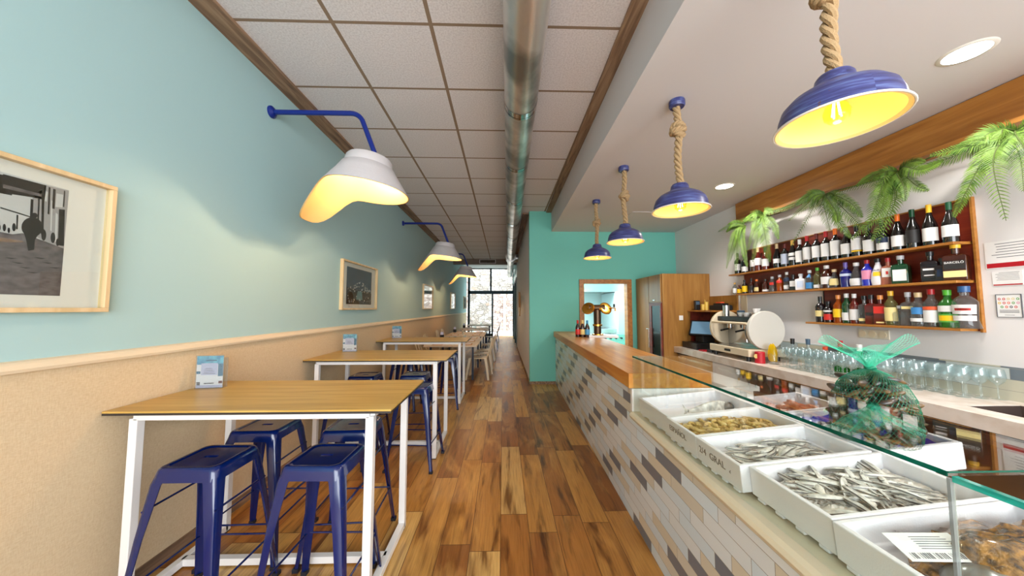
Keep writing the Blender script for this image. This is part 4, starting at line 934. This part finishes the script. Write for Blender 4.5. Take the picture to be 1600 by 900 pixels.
MB().tube([(-.15,-.24,.41),(-.18,-.25,.30),(-.17,-.26,.2)], .006, 8).build('steam_wand', 'chrome', em, True)
cup = MB().lathe([(.001,0),(.020,0),(.033,.045),(.030,.045),(.018,.004),(.001,.004)], 16); c0 = None
for k, (x, y, z) in enumerate(((-.02,-.22,0),(.06,-.20,0),(.02,-.14,0),(.09,-.11,0),(-.03,-.08,0),(.05,-.04,0),(.0,-.18,.047),(.06,-.13,.047),(.09,.03,0),(-.02,.02,0))):
    if c0 is None: o = c0 = cup.build('coffee_cup', 'switch_white', None, True)
    else: o = c0.copy(); C.objects.link(o)
    tag(o, 'white coffee cup stacked on top of the espresso machine', 'cup', 'cups on the espresso machine'); o.location = (2.80+x, 3.75+y, ZB+.471+z)
tag(MB().lathe([(.001,0),(.035,0),(.035,.13),(.03,.13),(.03,.01),(.001,.01)], 20, Matrix.Translation((2.76,3.99,ZB+.471))).build('milk_jug', 'chrome', None, True), 'tall steel jug on the far end of the espresso machine', 'jug')
tag(MB().box(2.84,2.90,3.86,3.92,ZB+.471,ZB+.54).build('dark_blue_tin', 'photo_sky', bevel=.006), 'small dark blue tin among the cups on the espresso machine', 'tin')
# register
rg = thing('cash_register', 'black cash drawer with tilted touch screen on the back counter', 'cash register', (2.83, 4.58, ZB+.001)); 
MB().box(-.2,.19,-.16,.2,0,.085).build('cash_drawer', 'black', rg, bevel=.006); MB().box(-.05,.12,-.06,.12,.085,.2).build('stand', 'black_matt', rg, bevel=.01)
Ts = Matrix.Translation((-.02,-.0,.285)) @ Matrix.Rotation(R(-50), 4, 'Z') @ Matrix.Rotation(R(-28), 4, 'X')
scn = MB().box(-.155,.155,-.012,.02,-.115,.115, Ts).build('screen_housing', 'black', rg); mat('screen_glow', (90,120,140), .2, emis=(96,132,158), es=.5)
MB().box(-.135,.135,-.014,-.0125,-.095,.095, Ts).build('screen', 'screen_glow', scn)
tag(MB().box(2.62,2.76,4.26,4.36,ZB+.001,ZB+.014).build('order_pad', 'red', bevel=.002), 'red order pad lying in front of the cash register', 'notepad')
tag(MB().box(2.66,2.84,4.14,4.25,ZB+.001,ZB+.03).build('keypad', 'black', bevel=.004), 'black keypad lying between register and espresso machine', 'keypad')
tn = thing('red_tin', 'dark red tin with cream emblem at the near end of espresso machine', 'tin', (2.66, 3.52-.16, ZB+.001)); MB().lathe([(.001,0),(.045,0),(.045,.11),(.04,.115),(.001,.115)], 24).build('body', 'red', tn, True); MB().tube([(-.046,-.012,.07),(-.040,-.006,.07)], .022, 16).build('emblem', 'lab_cream', tn)
yj = thing('lemon_squeezer_jar', 'glass jar with yellow contents beside the red tin', 'jar', (2.75, 3.30, ZB+.001)); MB().lathe([(.001,0),(.04,0),(.045,.09),(.03,.12),(.028,.15)], 20).build('jar', 'wine_glass', yj, True); MB().lathe([(.001,.03),(.036,.03),(.042,.10),(.03,.17),(.01,.2)], 14, None, lambda p,a: Vector((p.x*(1+.15*math.sin(5*a)), p.y*(1+.15*math.cos(4*a)), p.z+.008*math.sin(3*a)))).build('contents', 'soap_yellow', yj, True)
# bottles with pourers on the counter
glassy('gb_clear', (235,242,244), .12, .03, (190,200,204)); glassy('gb_green', (60,190,60), .45, .04, (20,140,30))
for k, (y, capm, bm_, h_, sh, lab) in enumerate(((3.30,'black','gb_clear',.21,0,'clear bottle with black pourer, nearest the espresso machine'), (3.15,'photo_sky','gb_clear',.22,0,'clear bottle with blue cap behind the wine glasses'), (3.0,'orange_thing','gb_clear',.16,0,'clear bottle with orange-red cap behind the wine glasses'), (2.88,'red','gb_green',.20,1,'green flask bottle with red pourer behind the wine glasses'), (2.74,'switch_white','gb_green',.18,1,'round green bottle with white cap, rightmost of the counter bottles'))):
    t = thing('syrup_bottle', lab, 'bottle', (3.0+.02*k-.04, y, ZB+.001), 0, 'bottles standing behind the wine glasses')
    pr_ = [(.001,0),(.05,0),(.055,.02),(.055,.09),(.02,.14),(.014,h_),(.001,h_)] if sh else [(.001,0),(.033,0),(.034,.01),(.034,h_-.09),(.014,h_-.05),(.013,h_),(.001,h_)]
    pr_ = [(r, z+.03*(sh)) if z > .05 else (r, z) for r, z in pr_]
    MB().lathe(pr_, 20).build('body', bm_, t, True); MB().lathe([(.017,h_-.01+.03*sh),(.019,h_+.045+.03*sh),(.001,h_+.047+.03*sh)], 14).build('cap', capm, t, True)

# wine glasses
wg = MB().lathe([(.001,.003),(.030,.002),(.031,.0035),(.006,.008),(.0035,.02),(.0035,.082),(.010,.09),(.028,.108),(.036,.132),(.034,.160),(.029,.186),(.0278,.186),(.033,.158),(.0345,.132),(.027,.110),(.010,.093),(.001,.091)], 20)
w0 = None; random.seed(4); nG = 0
for r_, x in enumerate((3.065, 2.995, 2.925, 2.855, 2.785, 2.715)):
    y = 1.98 + (.03 if r_ % 2 else 0) + (0 if r_ < 2 else (.06, .22, .36, .50)[r_-2])
    while y < (2.60, 2.66, 3.22, 3.2, 3.2, 3.14)[r_]:
        if w0 is None: o = w0 = wg.build('wine_glass', 'wine_glass', None, True)
        else: o = w0.copy(); C.objects.link(o)
        o.location = (x+random.uniform(-.004,.004), y, ZB+.001); tag(o, 'clear stemmed wine glass in the rows on the back counter', 'wine glass', 'wine glasses on the back counter'); nG += 1
        y += .070

# ------------------------------------------------------------------ bottle shelves
XF = 2.985; XBK = 3.10
su = thing('bottle_shelf', 'three-tier wooden bottle shelf with dark red back on the right wall', 'shelf unit', (0,0,0))
for z, ya_, yb_ in ((1.765,2.10,4.24),(1.507,2.10,4.12),(1.190,2.10,3.17)): MB().box(XF, XR-.002, ya_-.03, yb_, z-.018, z).build('shelf_board', 'shelf_wood', su, bevel=.002)
bp = MB().use('back_panel_wood').box(XBK+.004, XR-.002, 2.055, 4.12, 1.507, 1.747); bp.box(XBK+.004, XR-.002, 2.055, 3.08, 1.172, 1.489); bp.box(XBK+.004, XR-.002, 2.055, 4.05, 1.765, 2.05); bp.build('back_board', None, su)
eb = MB(); eb.box(XBK-.004, XR-.002, 2.043, 2.055, 1.165, 2.06); eb.box(XBK-.002, XR-.002, 2.055, 4.06, 2.05, 2.06); eb.build('edge_frame', 'shelf_wood', su)
MB().box(XBK, XR-.002, 3.08, 3.09, 1.19, 1.489).build('edge_strip', 'dark_gap', su)
Z1, Z2, Z3 = 1.766, 1.508, 1.191
cols = {'wine': ('btl_wine', (16,14,14)), 'green': ('btl_green', (14,60,34)), 'brown': ('btl_brown', (58,22,12)), 'navy': ('btl_navy', (22,26,110)), 'blue': ('btl_blue', (40,48,170)), 'white': ('btl_white', (224,222,226)), 'dred': ('btl_dred', (86,20,14)), 'blackb': ('btl_black', (22,18,22))}
for k_, (nm, c) in cols.items(): mat(nm, c, .12, coat=.5)
glassy('btl_clear', (232,234,234), .10, .03, (170,170,168)); glassy('btl_amber', (214,110,30), .55, .04, (170,78,18)); glassy('btl_pink', (240,180,150), .35, .04, (226,140,110)); glassy('btl_pale', (226,226,190), .14, .04, (180,176,110)); glassy('btl_lgreen', (110,190,90), .4, .04, (60,140,50))
for nm, c in (('clear','btl_clear'),('amber','btl_amber'),('pink','btl_pink'),('pale','btl_pale'),('lgreen','btl_lgreen')): cols[nm] = (c, None)
capc = {'red': (168,26,30), 'dred': (96,28,24), 'orange': (232,110,26), 'yellow': (228,176,40), 'cream': (214,186,140), 'white': (226,224,222), 'black': (22,22,24), 'silver': (186,186,190), 'green': (84,176,50), 'dgreen': (14,70,40), 'blue': (40,80,130), 'gold': (206,160,70), 'purple': (110,90,170), 'cork': (222,140,70)}
for k_, c in capc.items(): mat('cap_'+k_, c, .35)
labc = {'w': (224,222,220), 'c': (226,206,140), 'y': (236,190,16), 'r': (200,40,30), 'k': (34,32,32), 'b': (60,130,190), 'o': (226,90,44), 'g': (80,160,60), 'p': (220,140,170), 'n': (20,40,70), 'l': (196,206,226)}
for k_, c in labc.items(): mat('lb_'+k_, c, .55)
def bottle(px, zsh, h, kind, body, cap, labs, lab, grp, r=.036, dx=0):
    # px: image column of the bottle in the photograph, used once to read off its place along the wall
    X = 3.04+dx; k = (px-800)/512; yw = R(1.57); rx = k*math.cos(yw)+math.sin(yw); ry = math.cos(yw)-k*math.sin(yw)
    Y = X*ry/rx; az = math.atan2(-Y*.55, -X)      # turned a little toward the room
    t = thing('bottle', lab, 'bottle', (X, Y, zsh), az, grp)
    if kind == 'b': pr_ = [(.001,0),(r,0),(r+.001,.01),(r+.001,h*.60),(r*.8,h*.67),(r*.36,h*.74),(r*.33,h*.97),(.001,h*.97)]
    elif kind == 'u': pr_ = [(.001,0),(r,0),(r+.001,.01),(r+.001,h*.46),(r*.86,h*.56),(r*.5,h*.70),(r*.34,h*.80),(r*.33,h*.97),(.001,h*.97)]
    elif kind == 's': pr_ = [(.001,0),(r,0),(r+.001,.008),(r+.001,h*.62),(r*.75,h*.70),(r*.42,h*.77),(r*.38,h*.95),(.001,h*.95)]
    elif kind == 'f': pr_ = [(.001,0),(r*.95,0),(r*1.1,h*.2),(r*.95,h*.45),(r*.6,h*.65),(r*.36,h*.8),(r*.36,h*.95),(.001,h*.95)]
    elif kind == 'm': pr_ = [(.001,0),(r*1.12,0),(r*.9,h*.2),(r*.96,h*.45),(r,h*.62),(r*.7,h*.72),(r*.36,h*.78),(r*.36,h*.95),(.001,h*.95)]
    bm_ = cols[body][0]
    if kind == 'q':
        q = MB(); q.loft([[(sx*r*s*.8, sy*r*s, z) for sx, sy in ((-1,-1),(1,-1),(1,1),(-1,1))] for s, z in ((.97,0),(1,.006),(1,h*.62),(.9,h*.67),(.4,h*.72))]); q.lathe([(r*.36,h*.70),(r*.36,h*.95),(.001,h*.95)], 14); q.build('glass_body', bm_, t, True, .004)
        fr_ = lambda z0, z1, ha, m, o: MB().box(r*.8+.0008+o, r*.8+.0018+o, -r*ha, r*ha, z0*h, z1*h).build('label', m, t)
    else:
        MB().lathe(pr_, 22).build('glass_body', bm_, t, True)
        def fr_(z0, z1, ha, m, o):
            g = MB(); n = 10; A = 1.25*ha; vs = []
            def rad(z):
                for (ra, za), (rb, zb) in zip(pr_, pr_[1:]):
                    if za <= z <= zb and zb > za: return ra+(rb-ra)*(z-za)/(zb-za)
                return r
            for j in range(6):
                z = h*(z0+(z1-z0)*j/5); R2 = rad(z)+.0012+o
                for i in range(n+1): a = -A+2*A*i/n; vs.append((R2*math.cos(a), R2*math.sin(a), z))
            g.add(vs, [(j*(n+1)+i, j*(n+1)+i+1, (j+1)*(n+1)+i+1, (j+1)*(n+1)+i) for j in range(5) for i in range(n)]); g.build('label', m, t, True)
    cr = r*.40 if kind in 'bu' else r*.46; ch = .20 if kind in 'bu' else .14
    if kind in 'sqfm': MB().lathe([(cr,h*(1-ch)),(cr*1.05,h),(cr*.9,h*1.004),(.001,h*1.004)], 16).build('cap', 'cap_'+cap, t, True)
    else: MB().lathe([(cr,h*(1-ch)),(cr*1.02,h*.995),(cr*.8,h),(.001,h)], 16).build('cap', 'cap_'+cap, t, True)
    for (z0, z1, ha, m, *o) in labs: fr_(z0, z1, ha, 'lb_'+m, o[0] if o else 0)
    return t
G1, G2, G3 = 'wine bottles on the top shelf', 'spirit bottles on the middle shelf', 'spirit bottles on the lowest shelf'
W_ = [(.16,.46,.9,'w')]
top = [(1155,.27,'b','wine','black',W_,'dark wine bottle with white label, leftmost on the top shelf'),
 (1166,.23,'b','wine','black',[(.08,.34,1,'w')],'dark wine bottle with low white label, second from the left under the fern'),
 (1180,.27,'u','brown','dred',[(.22,.52,1,'w')],'brown wine bottle with dark red top, left of the pink-capped one'),
 (1187.5,.28,'u','dred','cream',[(.24,.54,1,'w')],'reddish wine bottle with pinkish capsule behind the ferns'),
 (1199,.26,'b','dred','black',[(.16,.48,1,'w')],'reddish bottle with white label just behind a drooping frond'),
 (1217.6,.27,'u','wine','cream',[(.2,.38,.9,'w')],'dark bottle with cream capsule and narrow white label, top shelf'),
 (1230,.25,'b','wine','dred',[(.12,.56,1,'l')],'dark bottle with tall pale blue label, second right of the gap'),
 (1242.5,.27,'u','wine','gold',[(.38,.5,1,'w'),(.22,.33,.8,'w')],'dark bottle with gold capsule and two stacked white labels'),
 (1254,.26,'b','wine','white',[(.1,.54,1,'w')],'dark bottle with white capsule and tall white label'),
 (1266,.28,'b','wine','red',[(.14,.58,1,'w')],'dark bottle with bright red capsule, left of the dark red one'),
 (1281,.28,'b','wine','dred',[(.16,.56,1,'w')],'dark bottle with brownish red capsule and square white label'),
 (1296,.28,'b','wine','red',[(.14,.58,1,'w')],'dark bottle with red capsule left of the orange-topped one'),
 (1311,.285,'b','wine','orange',[(.12,.60,1.1,'w')],'dark bottle with orange capsule and wide white label, left part'),
 (1328,.27,'u','wine','silver',[(.12,.46,1.1,'w')],'dark bottle with silver neck and wide white label'),
 (1345,.27,'b','wine','black',[(.2,.62,1.1,'w'),(.14,.19,1.1,'y')],'dark bottle whose white label has a thin yellow band below'),
 (1364,.25,'b','wine','black',[(.1,.48,1.1,'w')],'dark bottle with greyish label right behind the central fern'),
 (1386,.27,'u','wine','black',[(.08,.44,1.1,'w'),(.28,.44,.8,'n',.001)],'dark bottle with black and white wave picture label'),
 (1410.7,.28,'u','wine','orange',[(.1,.40,1.1,'w')],'dark burgundy bottle with orange capsule and white label, right part'),
 (1434.5,.29,'u','wine','dgreen',[(.12,.46,1,'k')],'dark bottle with green capsule and black label'),
 (1462,.295,'u','wine','yellow',[(.10,.42,1.1,'w')],'dark burgundy bottle with bright yellow capsule'),
 (1494,.28,'u','wine','dgreen',[(.14,.42,1.15,'w')],'rightmost wine bottle on the top shelf, wide white label')]
for px, h_, kd, bd, cp, ls, lab in top: bottle(px, Z1, h_, kd, bd, cp, ls, lab, G1, .036)
mid = [(1149,.15,'s','clear','gold',[(.1,.5,1,'w')],'small clear bottle with white label, leftmost on the middle shelf',.026),
 (1156,.11,'s','brown','dred',[(.1,.55,1,'y')],'short brown bottle with yellow label at the left end',.026),
 (1164.5,.17,'s','blackb','black',[(.12,.55,1,'y')],'black bottle with large yellow label',.030),
 (1175,.18,'b','brown','black',[(.2,.5,.8,'k')],'slim dark bottle right of the yellow-labelled ones',.028),
 (1183.5,.16,'f','brown','orange',[(.12,.4,.6,'c')],'dark flask bottle with orange stopper',.030),
 (1197,.15,'s','brown','black',[(.06,.2,1,'w')],'dark brown bottle with low narrow white label',.030),
 (1208,.17,'s','clear','silver',[(.45,.62,.5,'r')],'clear bottle with round red mark',.031),
 (1220,.18,'s','amber','silver',[(.5,.68,.7,'r')],'amber orange bottle with red emblem',.032),
 (1231,.20,'s','clear','white',[(.5,.7,.8,'n'),(.1,.3,.8,'w')],'clear bottle with purple emblem and white stopper',.029),
 (1241,.165,'q','blackb','black',[(.25,.6,.8,'w')],'black square bottle with white diamond label',.030),
 (1253,.165,'q','white','silver',[(.15,.55,.6,'l')],'white square-shouldered bottle with pale blue print',.040),
 (1267,.19,'s','clear','white',[(.62,.8,.4,'b'),(.05,.36,.8,'b')],'clear bottle with bright blue label and blue neck',.033),
 (1279.5,.205,'s','pale','green',[(.05,.2,.9,'w')],'pale bottle with bright green cap',.031),
 (1294,.215,'s','brown','white',[(.18,.5,1.25,'w')],'dark brown bottle with wide white ribbon label and white cap',.042),
 (1306,.17,'f','clear','cream',[(.14,.5,.8,'c')],'round clear bottle with gold disc emblem and cream stopper',.036),
 (1324,.22,'b','navy','purple',[(.44,.54,1,'l')],'navy blue bottle with silver crest',.038),
 (1341,.205,'f','clear','white',[(.04,.34,1.2,'w')],'clear bottle with white mountain label and white cap',.042),
 (1358,.215,'s','blue','red',[(.25,.6,.7,'p')],'blue bottle with pink lettering and red cap',.036),
 (1375,.215,'f','white','black',[(.34,.50,.45,'y')],'white coconut rum bottle with yellow palm emblem and black cap',.040),
 (1391,.21,'q','pink','red',[(.28,.62,.85,'w'),(.38,.5,.2,'r',.001)],'pinkish gin bottle with red cap and white label',.033),
 (1411,.215,'q','green','silver',[(.1,.5,.8,'w')],'square green gin bottle with silver cap',.044),
 (1458,.215,'q','blackb','black',[(.14,.46,.85,'k'),(.38,.44,.7,'w',.001),(.2,.23,.6,'w',.001)],'square whiskey bottle with black label, alone right of the gap',.040),
 (1476,.16,'q','blackb','black',[(.2,.5,.6,'n')],'small dark square bottle behind the whiskey bottle',.030),
 (1499,.25,'q','brown','yellow',[(.08,.25,.95,'c'),(.3,.52,.9,'k')],'amber rum bottle with yellow cap and cream label, rightmost on the middle shelf',.050)]
rum = None
for px, h_, kd, bd, cp, ls, lab, r in mid:
    o = bottle(px, Z2, h_, kd, bd, cp, ls, lab, G2, r)
    if px == 1499: writing('BARCELÓ', .019, 'paper', TM((.050*.8+.0035, 0, .25*.47), (0,1,0), (0,0,1)), o)
    if px == 1375: writing('MALIBU', .016, 'lb_k', TM((.0425, 0, .215*.56), (0,1,0), (0,0,1)), o)
low = [(1281,.245,'b','blackb','black',[(.22,.45,.9,'c')],'black cream liqueur bottle, leftmost on the lowest shelf',.037),
 (1293.5,.195,'s','blackb','black',[(.12,.4,.8,'r'),(.5,.58,.8,'w')],'black bottle with red picture label, second on the lowest shelf',.036),
 (1309.5,.25,'s','amber','cork',[(.2,.5,1.1,'y')],'amber bottle with bright yellow label and cork stopper',.037),
 (1322.5,.26,'s','green','white',[(.1,.36,1,'w')],'green glass bottle with white pourer and white label',.034),
 (1334.5,.255,'s','dred','white',[(.12,.48,.9,'w')],'dark red bottle with white pourer and tall white label',.033),
 (1350,.235,'q','clear','black',[(.1,.2,.85,'c')],'clear square bottle with low golden label and black cap',.036),
 (1361,.24,'q','dred','black',[(.3,.4,.8,'k')],'dark reddish square bottle with slanted black label',.036),
 (1375,.235,'q','dred','cork',[(.38,.62,.9,'r'),(.05,.1,.6,'c')],'square whisky bottle with slanted red label',.037),
 (1391.5,.265,'s','pale','yellow',[(.12,.52,1,'c')],'pale bottle with tall cream label and yellow stopper',.036),
 (1404,.15,'q','clear','silver',[],'short clear plain bottle behind the cream-labelled one',.030),
 (1418.5,.25,'q','clear','silver',[(.5,.58,.8,'c')],'plain square clear bottle with silver cap',.036),
 (1434.5,.245,'s','clear','cream',[(.14,.24,1.1,'w'),(.36,.56,.6,'b')],'blue patterned netted bottle with cream stopper',.042),
 (1455,.265,'s','clear','red',[(.12,.44,1,'w'),(.45,.54,1,'o')],'clear bottle with orange and white label and red cap',.040),
 (1480,.255,'s','lgreen','green',[(.14,.36,1,'g'),(.18,.32,.7,'y',.001),(.42,.58,1,'w')],'green labelled bottle with bright green cap',.042),
 (1507,.275,'m','clear','blue',[(.34,.56,.9,'w'),(.42,.48,.5,'r',.001),(.18,.30,.9,'w')],'large curvy vermouth bottle with blue cap, rightmost on the lowest shelf',.056)]
for px, h_, kd, bd, cp, ls, lab, r in low:
    o = bottle(px, Z3, h_, kd, bd, cp, ls, lab, G3, r)
    if px == 1507: writing('MARTINI', .015, 'lb_k', TM((.0585, 0, .275*.45), (0,1,0), (0,0,1)), o)
    if px == 1391.5: writing('2', .02, 'lb_k', TM((.039, 0, .265*.42), (0,1,0), (0,0,1)), o) if False else None

# wooden fascia above shelf
fa = MB(); fa.box(3.065, XR-.002, 1.2, 4.17, 2.43, 2.695); fa.box(2.985, XR-.002, 1.2, 3.9, 2.40, 2.43)
tag(fa.build('wooden_fascia', 'shelf_wood', bevel=.003), 'long wooden fascia board high on the right wall behind the ferns', 'fascia board')

# ------------------------------------------------------------------ ferns
def frond(pts, width, parent, name='frond'):
    m = MB(); P = [Vector(p) for p in pts]
    # Catmull-Rom sampling
    S = []; n = 46
    E_ = [P[0]*2-P[1]]+P+[P[-1]*2-P[-2]]
    for i in range(n+1):
        u = i/n*(len(P)-1); k = min(int(u), len(P)-2); f = u-k; a, b, c, d = E_[k:k+4]
        S.append(.5*((2*b)+(c-a)*f+(2*a-5*b+4*c-d)*f*f+(-a+3*b-3*c+d)*f**3))
    m.use('fern_stem').tube(S[::2], [.004*(1-i/(n/2+2))+.001 for i in range(len(S[::2]))], 5)
    m.use('fern_green'); out = Vector((-1,-.25,.15)).normalized()
    for i in range(2, n):
        t = (S[min(i+1,n)]-S[i-1]).normalized(); side = t.cross(out)
        if side.length < .1: continue
        side.normalize(); nn = side.cross(t).normalized(); u = i/n
        w_ = width*1.12*min(1, .35+2.6*u)*(1-u**2.6)**.8+.006
        for s in (-1, 1):
            d = (side*s + t*.75 + nn*random.uniform(.05,.3)).normalized(); L = w_*random.uniform(.85,1.1); hw = (S[1]-S[0]).length*.86; b0 = S[i]
            m.use(random.choice(('fern_green','fern_green','fern_light'))); droop = Vector((0,0,-.18*L)); e1 = b0+d*L*.45; tip = b0+d*L+droop
            m.add([b0-t*hw*.5, b0+t*hw*.5, e1+t*hw*.75+nn*.003, e1-t*hw*.6+nn*.003, b0+d*L*.75+droop*.4+t*hw*.55, b0+d*L*.75+droop*.4-t*hw*.4, tip+t*hw*.4], [(0,1,2,3),(3,2,4,5),(5,4,6)])
    return m.build(name, None, parent)
random.seed(77)
FERN = {  # bunch centre, then fronds read off the photograph as (mid point, tip, half width)
 'fern bunch at the far left end of the fascia over the first bottles': ((1165,352), [((1140,352),(1122,362),.05), ((1143,385),(1135,420),.07), ((1152,385),(1150,425),.07), ((1162,390),(1168,418),.06), ((1152,375),(1141,408),.05)]),
 'second fern bunch from the left, hanging over pink wine labels': ((1195,335), [((1175,340),(1150,346),.06), ((1196,372),(1203,410),.09), ((1184,370),(1176,410),.07), ((1210,352),(1217,374),.06), ((1205,330),(1240,322),.05), ((1178,362),(1166,395),.06)]),
 'third fern bunch, above the red-capped wine bottles': ((1292,303), [((1262,318),(1232,345),.06), ((1268,330),(1236,385),.05), ((1255,312),(1222,326),.06), ((1290,332),(1297,360),.07), ((1306,330),(1309,348),.06), ((1322,330),(1352,360),.08), ((1310,345),(1330,372),.06), ((1330,318),(1348,340),.06)]),
 'fourth fern bunch, densest, hanging before the middle of the shelf': ((1405,268), [((1375,280),(1310,300),.06), ((1372,310),(1352,370),.085), ((1390,325),(1362,378),.08), ((1400,310),(1372,382),.085), ((1412,290),(1414,315),.06), ((1432,290),(1452,298),.05), ((1375,330),(1330,375),.07), ((1440,265),(1475,250),.06)]),
 'nearest fern bunch at the right end, with the longest fronds': ((1590,205), [((1500,240),(1425,268),.07), ((1520,225),(1452,243),.07), ((1515,290),(1490,340),.06), ((1552,260),(1572,345),.085), ((1535,250),(1500,318),.075), ((1595,250),(1600,300),.07), ((1560,215),(1510,222),.06), ((1600,230),(1640,290),.07)]),
}
for lab, (c, fs) in FERN.items():
    base = pxp(c[0], c[1], 2.965); t = thing('fern_bunch', lab, 'fern', base, 0, 'artificial fern bunches along the fascia')
    for k, (mid_, tip_, hw) in enumerate(fs):
        X1 = 2.90-random.uniform(0,.06); X2 = 2.88-random.uniform(0,.06)
        m1 = pxp(*mid_, X1)-base; m2 = pxp(*tip_, X2)-base; m0 = m1*.45+Vector((-.03,0,.03))
        frond([(0,0,0), m0, m1, m2], hw, t)
    for k in range(2):   # short upright filler fronds
        d = random.choice((-1,1)); frond([(0,0,0), (-.04, .07*d, .02), (-.07, .15*d, .01), (-.09, .22*d, -.03)], .045, t)
tag(MB().tube([(2.97, y, 2.36+.015*math.sin(7*y)) for y in [1.3+.1*i for i in range(28)]], .005, 6).build('fern_garland_wire', 'fern_stem', None, True), 'green wire garland joining the fern bunches', 'wire')

# ------------------------------------------------------------------ notices and sockets on the right wall
def notice(y0, y1, z0, z1, lab, band=None, logos=False):
    t = thing('wall_notice', lab, 'notice', (XR, (y0+y1)/2, (z0+z1)/2)); W, H = (y1-y0)/2, (z1-z0)/2
    MB().box(-.004, -.001, -W, W, -H, H).build('board', 'paper', t); p = MB(); x = -.0046
    def q(m, a0, a1, c0, c1, d=0): p.use(m).add([(x-d, a0*W, c0*H), (x-d, a1*W, c0*H), (x-d, a1*W, c1*H), (x-d, a0*W, c1*H)], [(0,1,2,3)])
    random.seed(int(z0*1000))
    if band: q('red', -.96, .96, -.95, -.95+band)
    if logos:
        for r_ in range(3):
            for c_ in range(5 - (r_ == 2)):
                cy_ = .76-.38*c_-(.18 if r_ == 2 else 0); cz = .62-.36*r_; m_ = random.choice(('lb_b','lb_r','lb_c','lb_g','lb_o','lb_n','lb_p','lb_y'))
                p.use(m_).add([(x, (cy_+.13*math.cos(a))*W, (cz+.11*math.sin(a))*H) for a in [2*PI*i/12 for i in range(12)]], [tuple(range(12))])
                p.use('paper').add([(x-.0003, (cy_+.07*math.cos(a))*W, (cz+.05*math.sin(a))*H) for a in [2*PI*i/10 for i in range(10)]], [tuple(range(10))])
        for k in range(3): q('ink', -.8, .8, -.42-.1*k, -.38-.1*k)
        q('ink', -.4, .4, -.84, -.81); f = MB()
        for a in ((-W-.003,-W,-H,H),(W,W+.003,-H,H),(-W-.003,W+.003,H,H+.003),(-W-.003,W+.003,-H-.003,-H)): f.box(-.006,-.001,*a)
        f.build('frame', 'ink', t)
    else:
        n = 6
        for k in range(n): q('ink', -.85+random.uniform(0,.1), .85-random.uniform(0,.35), .78-.2*k, .82-.2*k)
    p.build('printed_face', None, t)
notice(1.80, 2.018, 1.572, 1.742, 'largest notice with broad red band, top of three beside the shelf', .34)
notice(1.872, 1.995, 1.462, 1.552, 'small notice with thin red band, middle of three beside the shelf', .16)
notice(1.888, 1.986, 1.268, 1.405, 'square notice with rows of coloured round icons beside the shelf', None, True)
sk_ = thing('socket_strip', 'triple wall socket plate below the bottle shelf', 'socket', (XR, 2.69, 1.105)); MB().box(-.01, -.001, -.115, .115, -.038, .038).build('plate', 'socket_cream', sk_, bevel=.003)
for k in range(3): MB().lathe([(.001,0),(.024,0),(.027,.004),(.027,.008),(.001,.008)], 20, Matrix.Translation((-.010,-.075+.075*k,0)) @ Matrix.Rotation(R(-90),4,'Y')).build('socket', 'rail_paint', sk_, True)
pts_ = thing('cabinet_frame', 'thin dark frame edge on the right wall at the picture edge', 'frame', (0,0,0)) if False else None
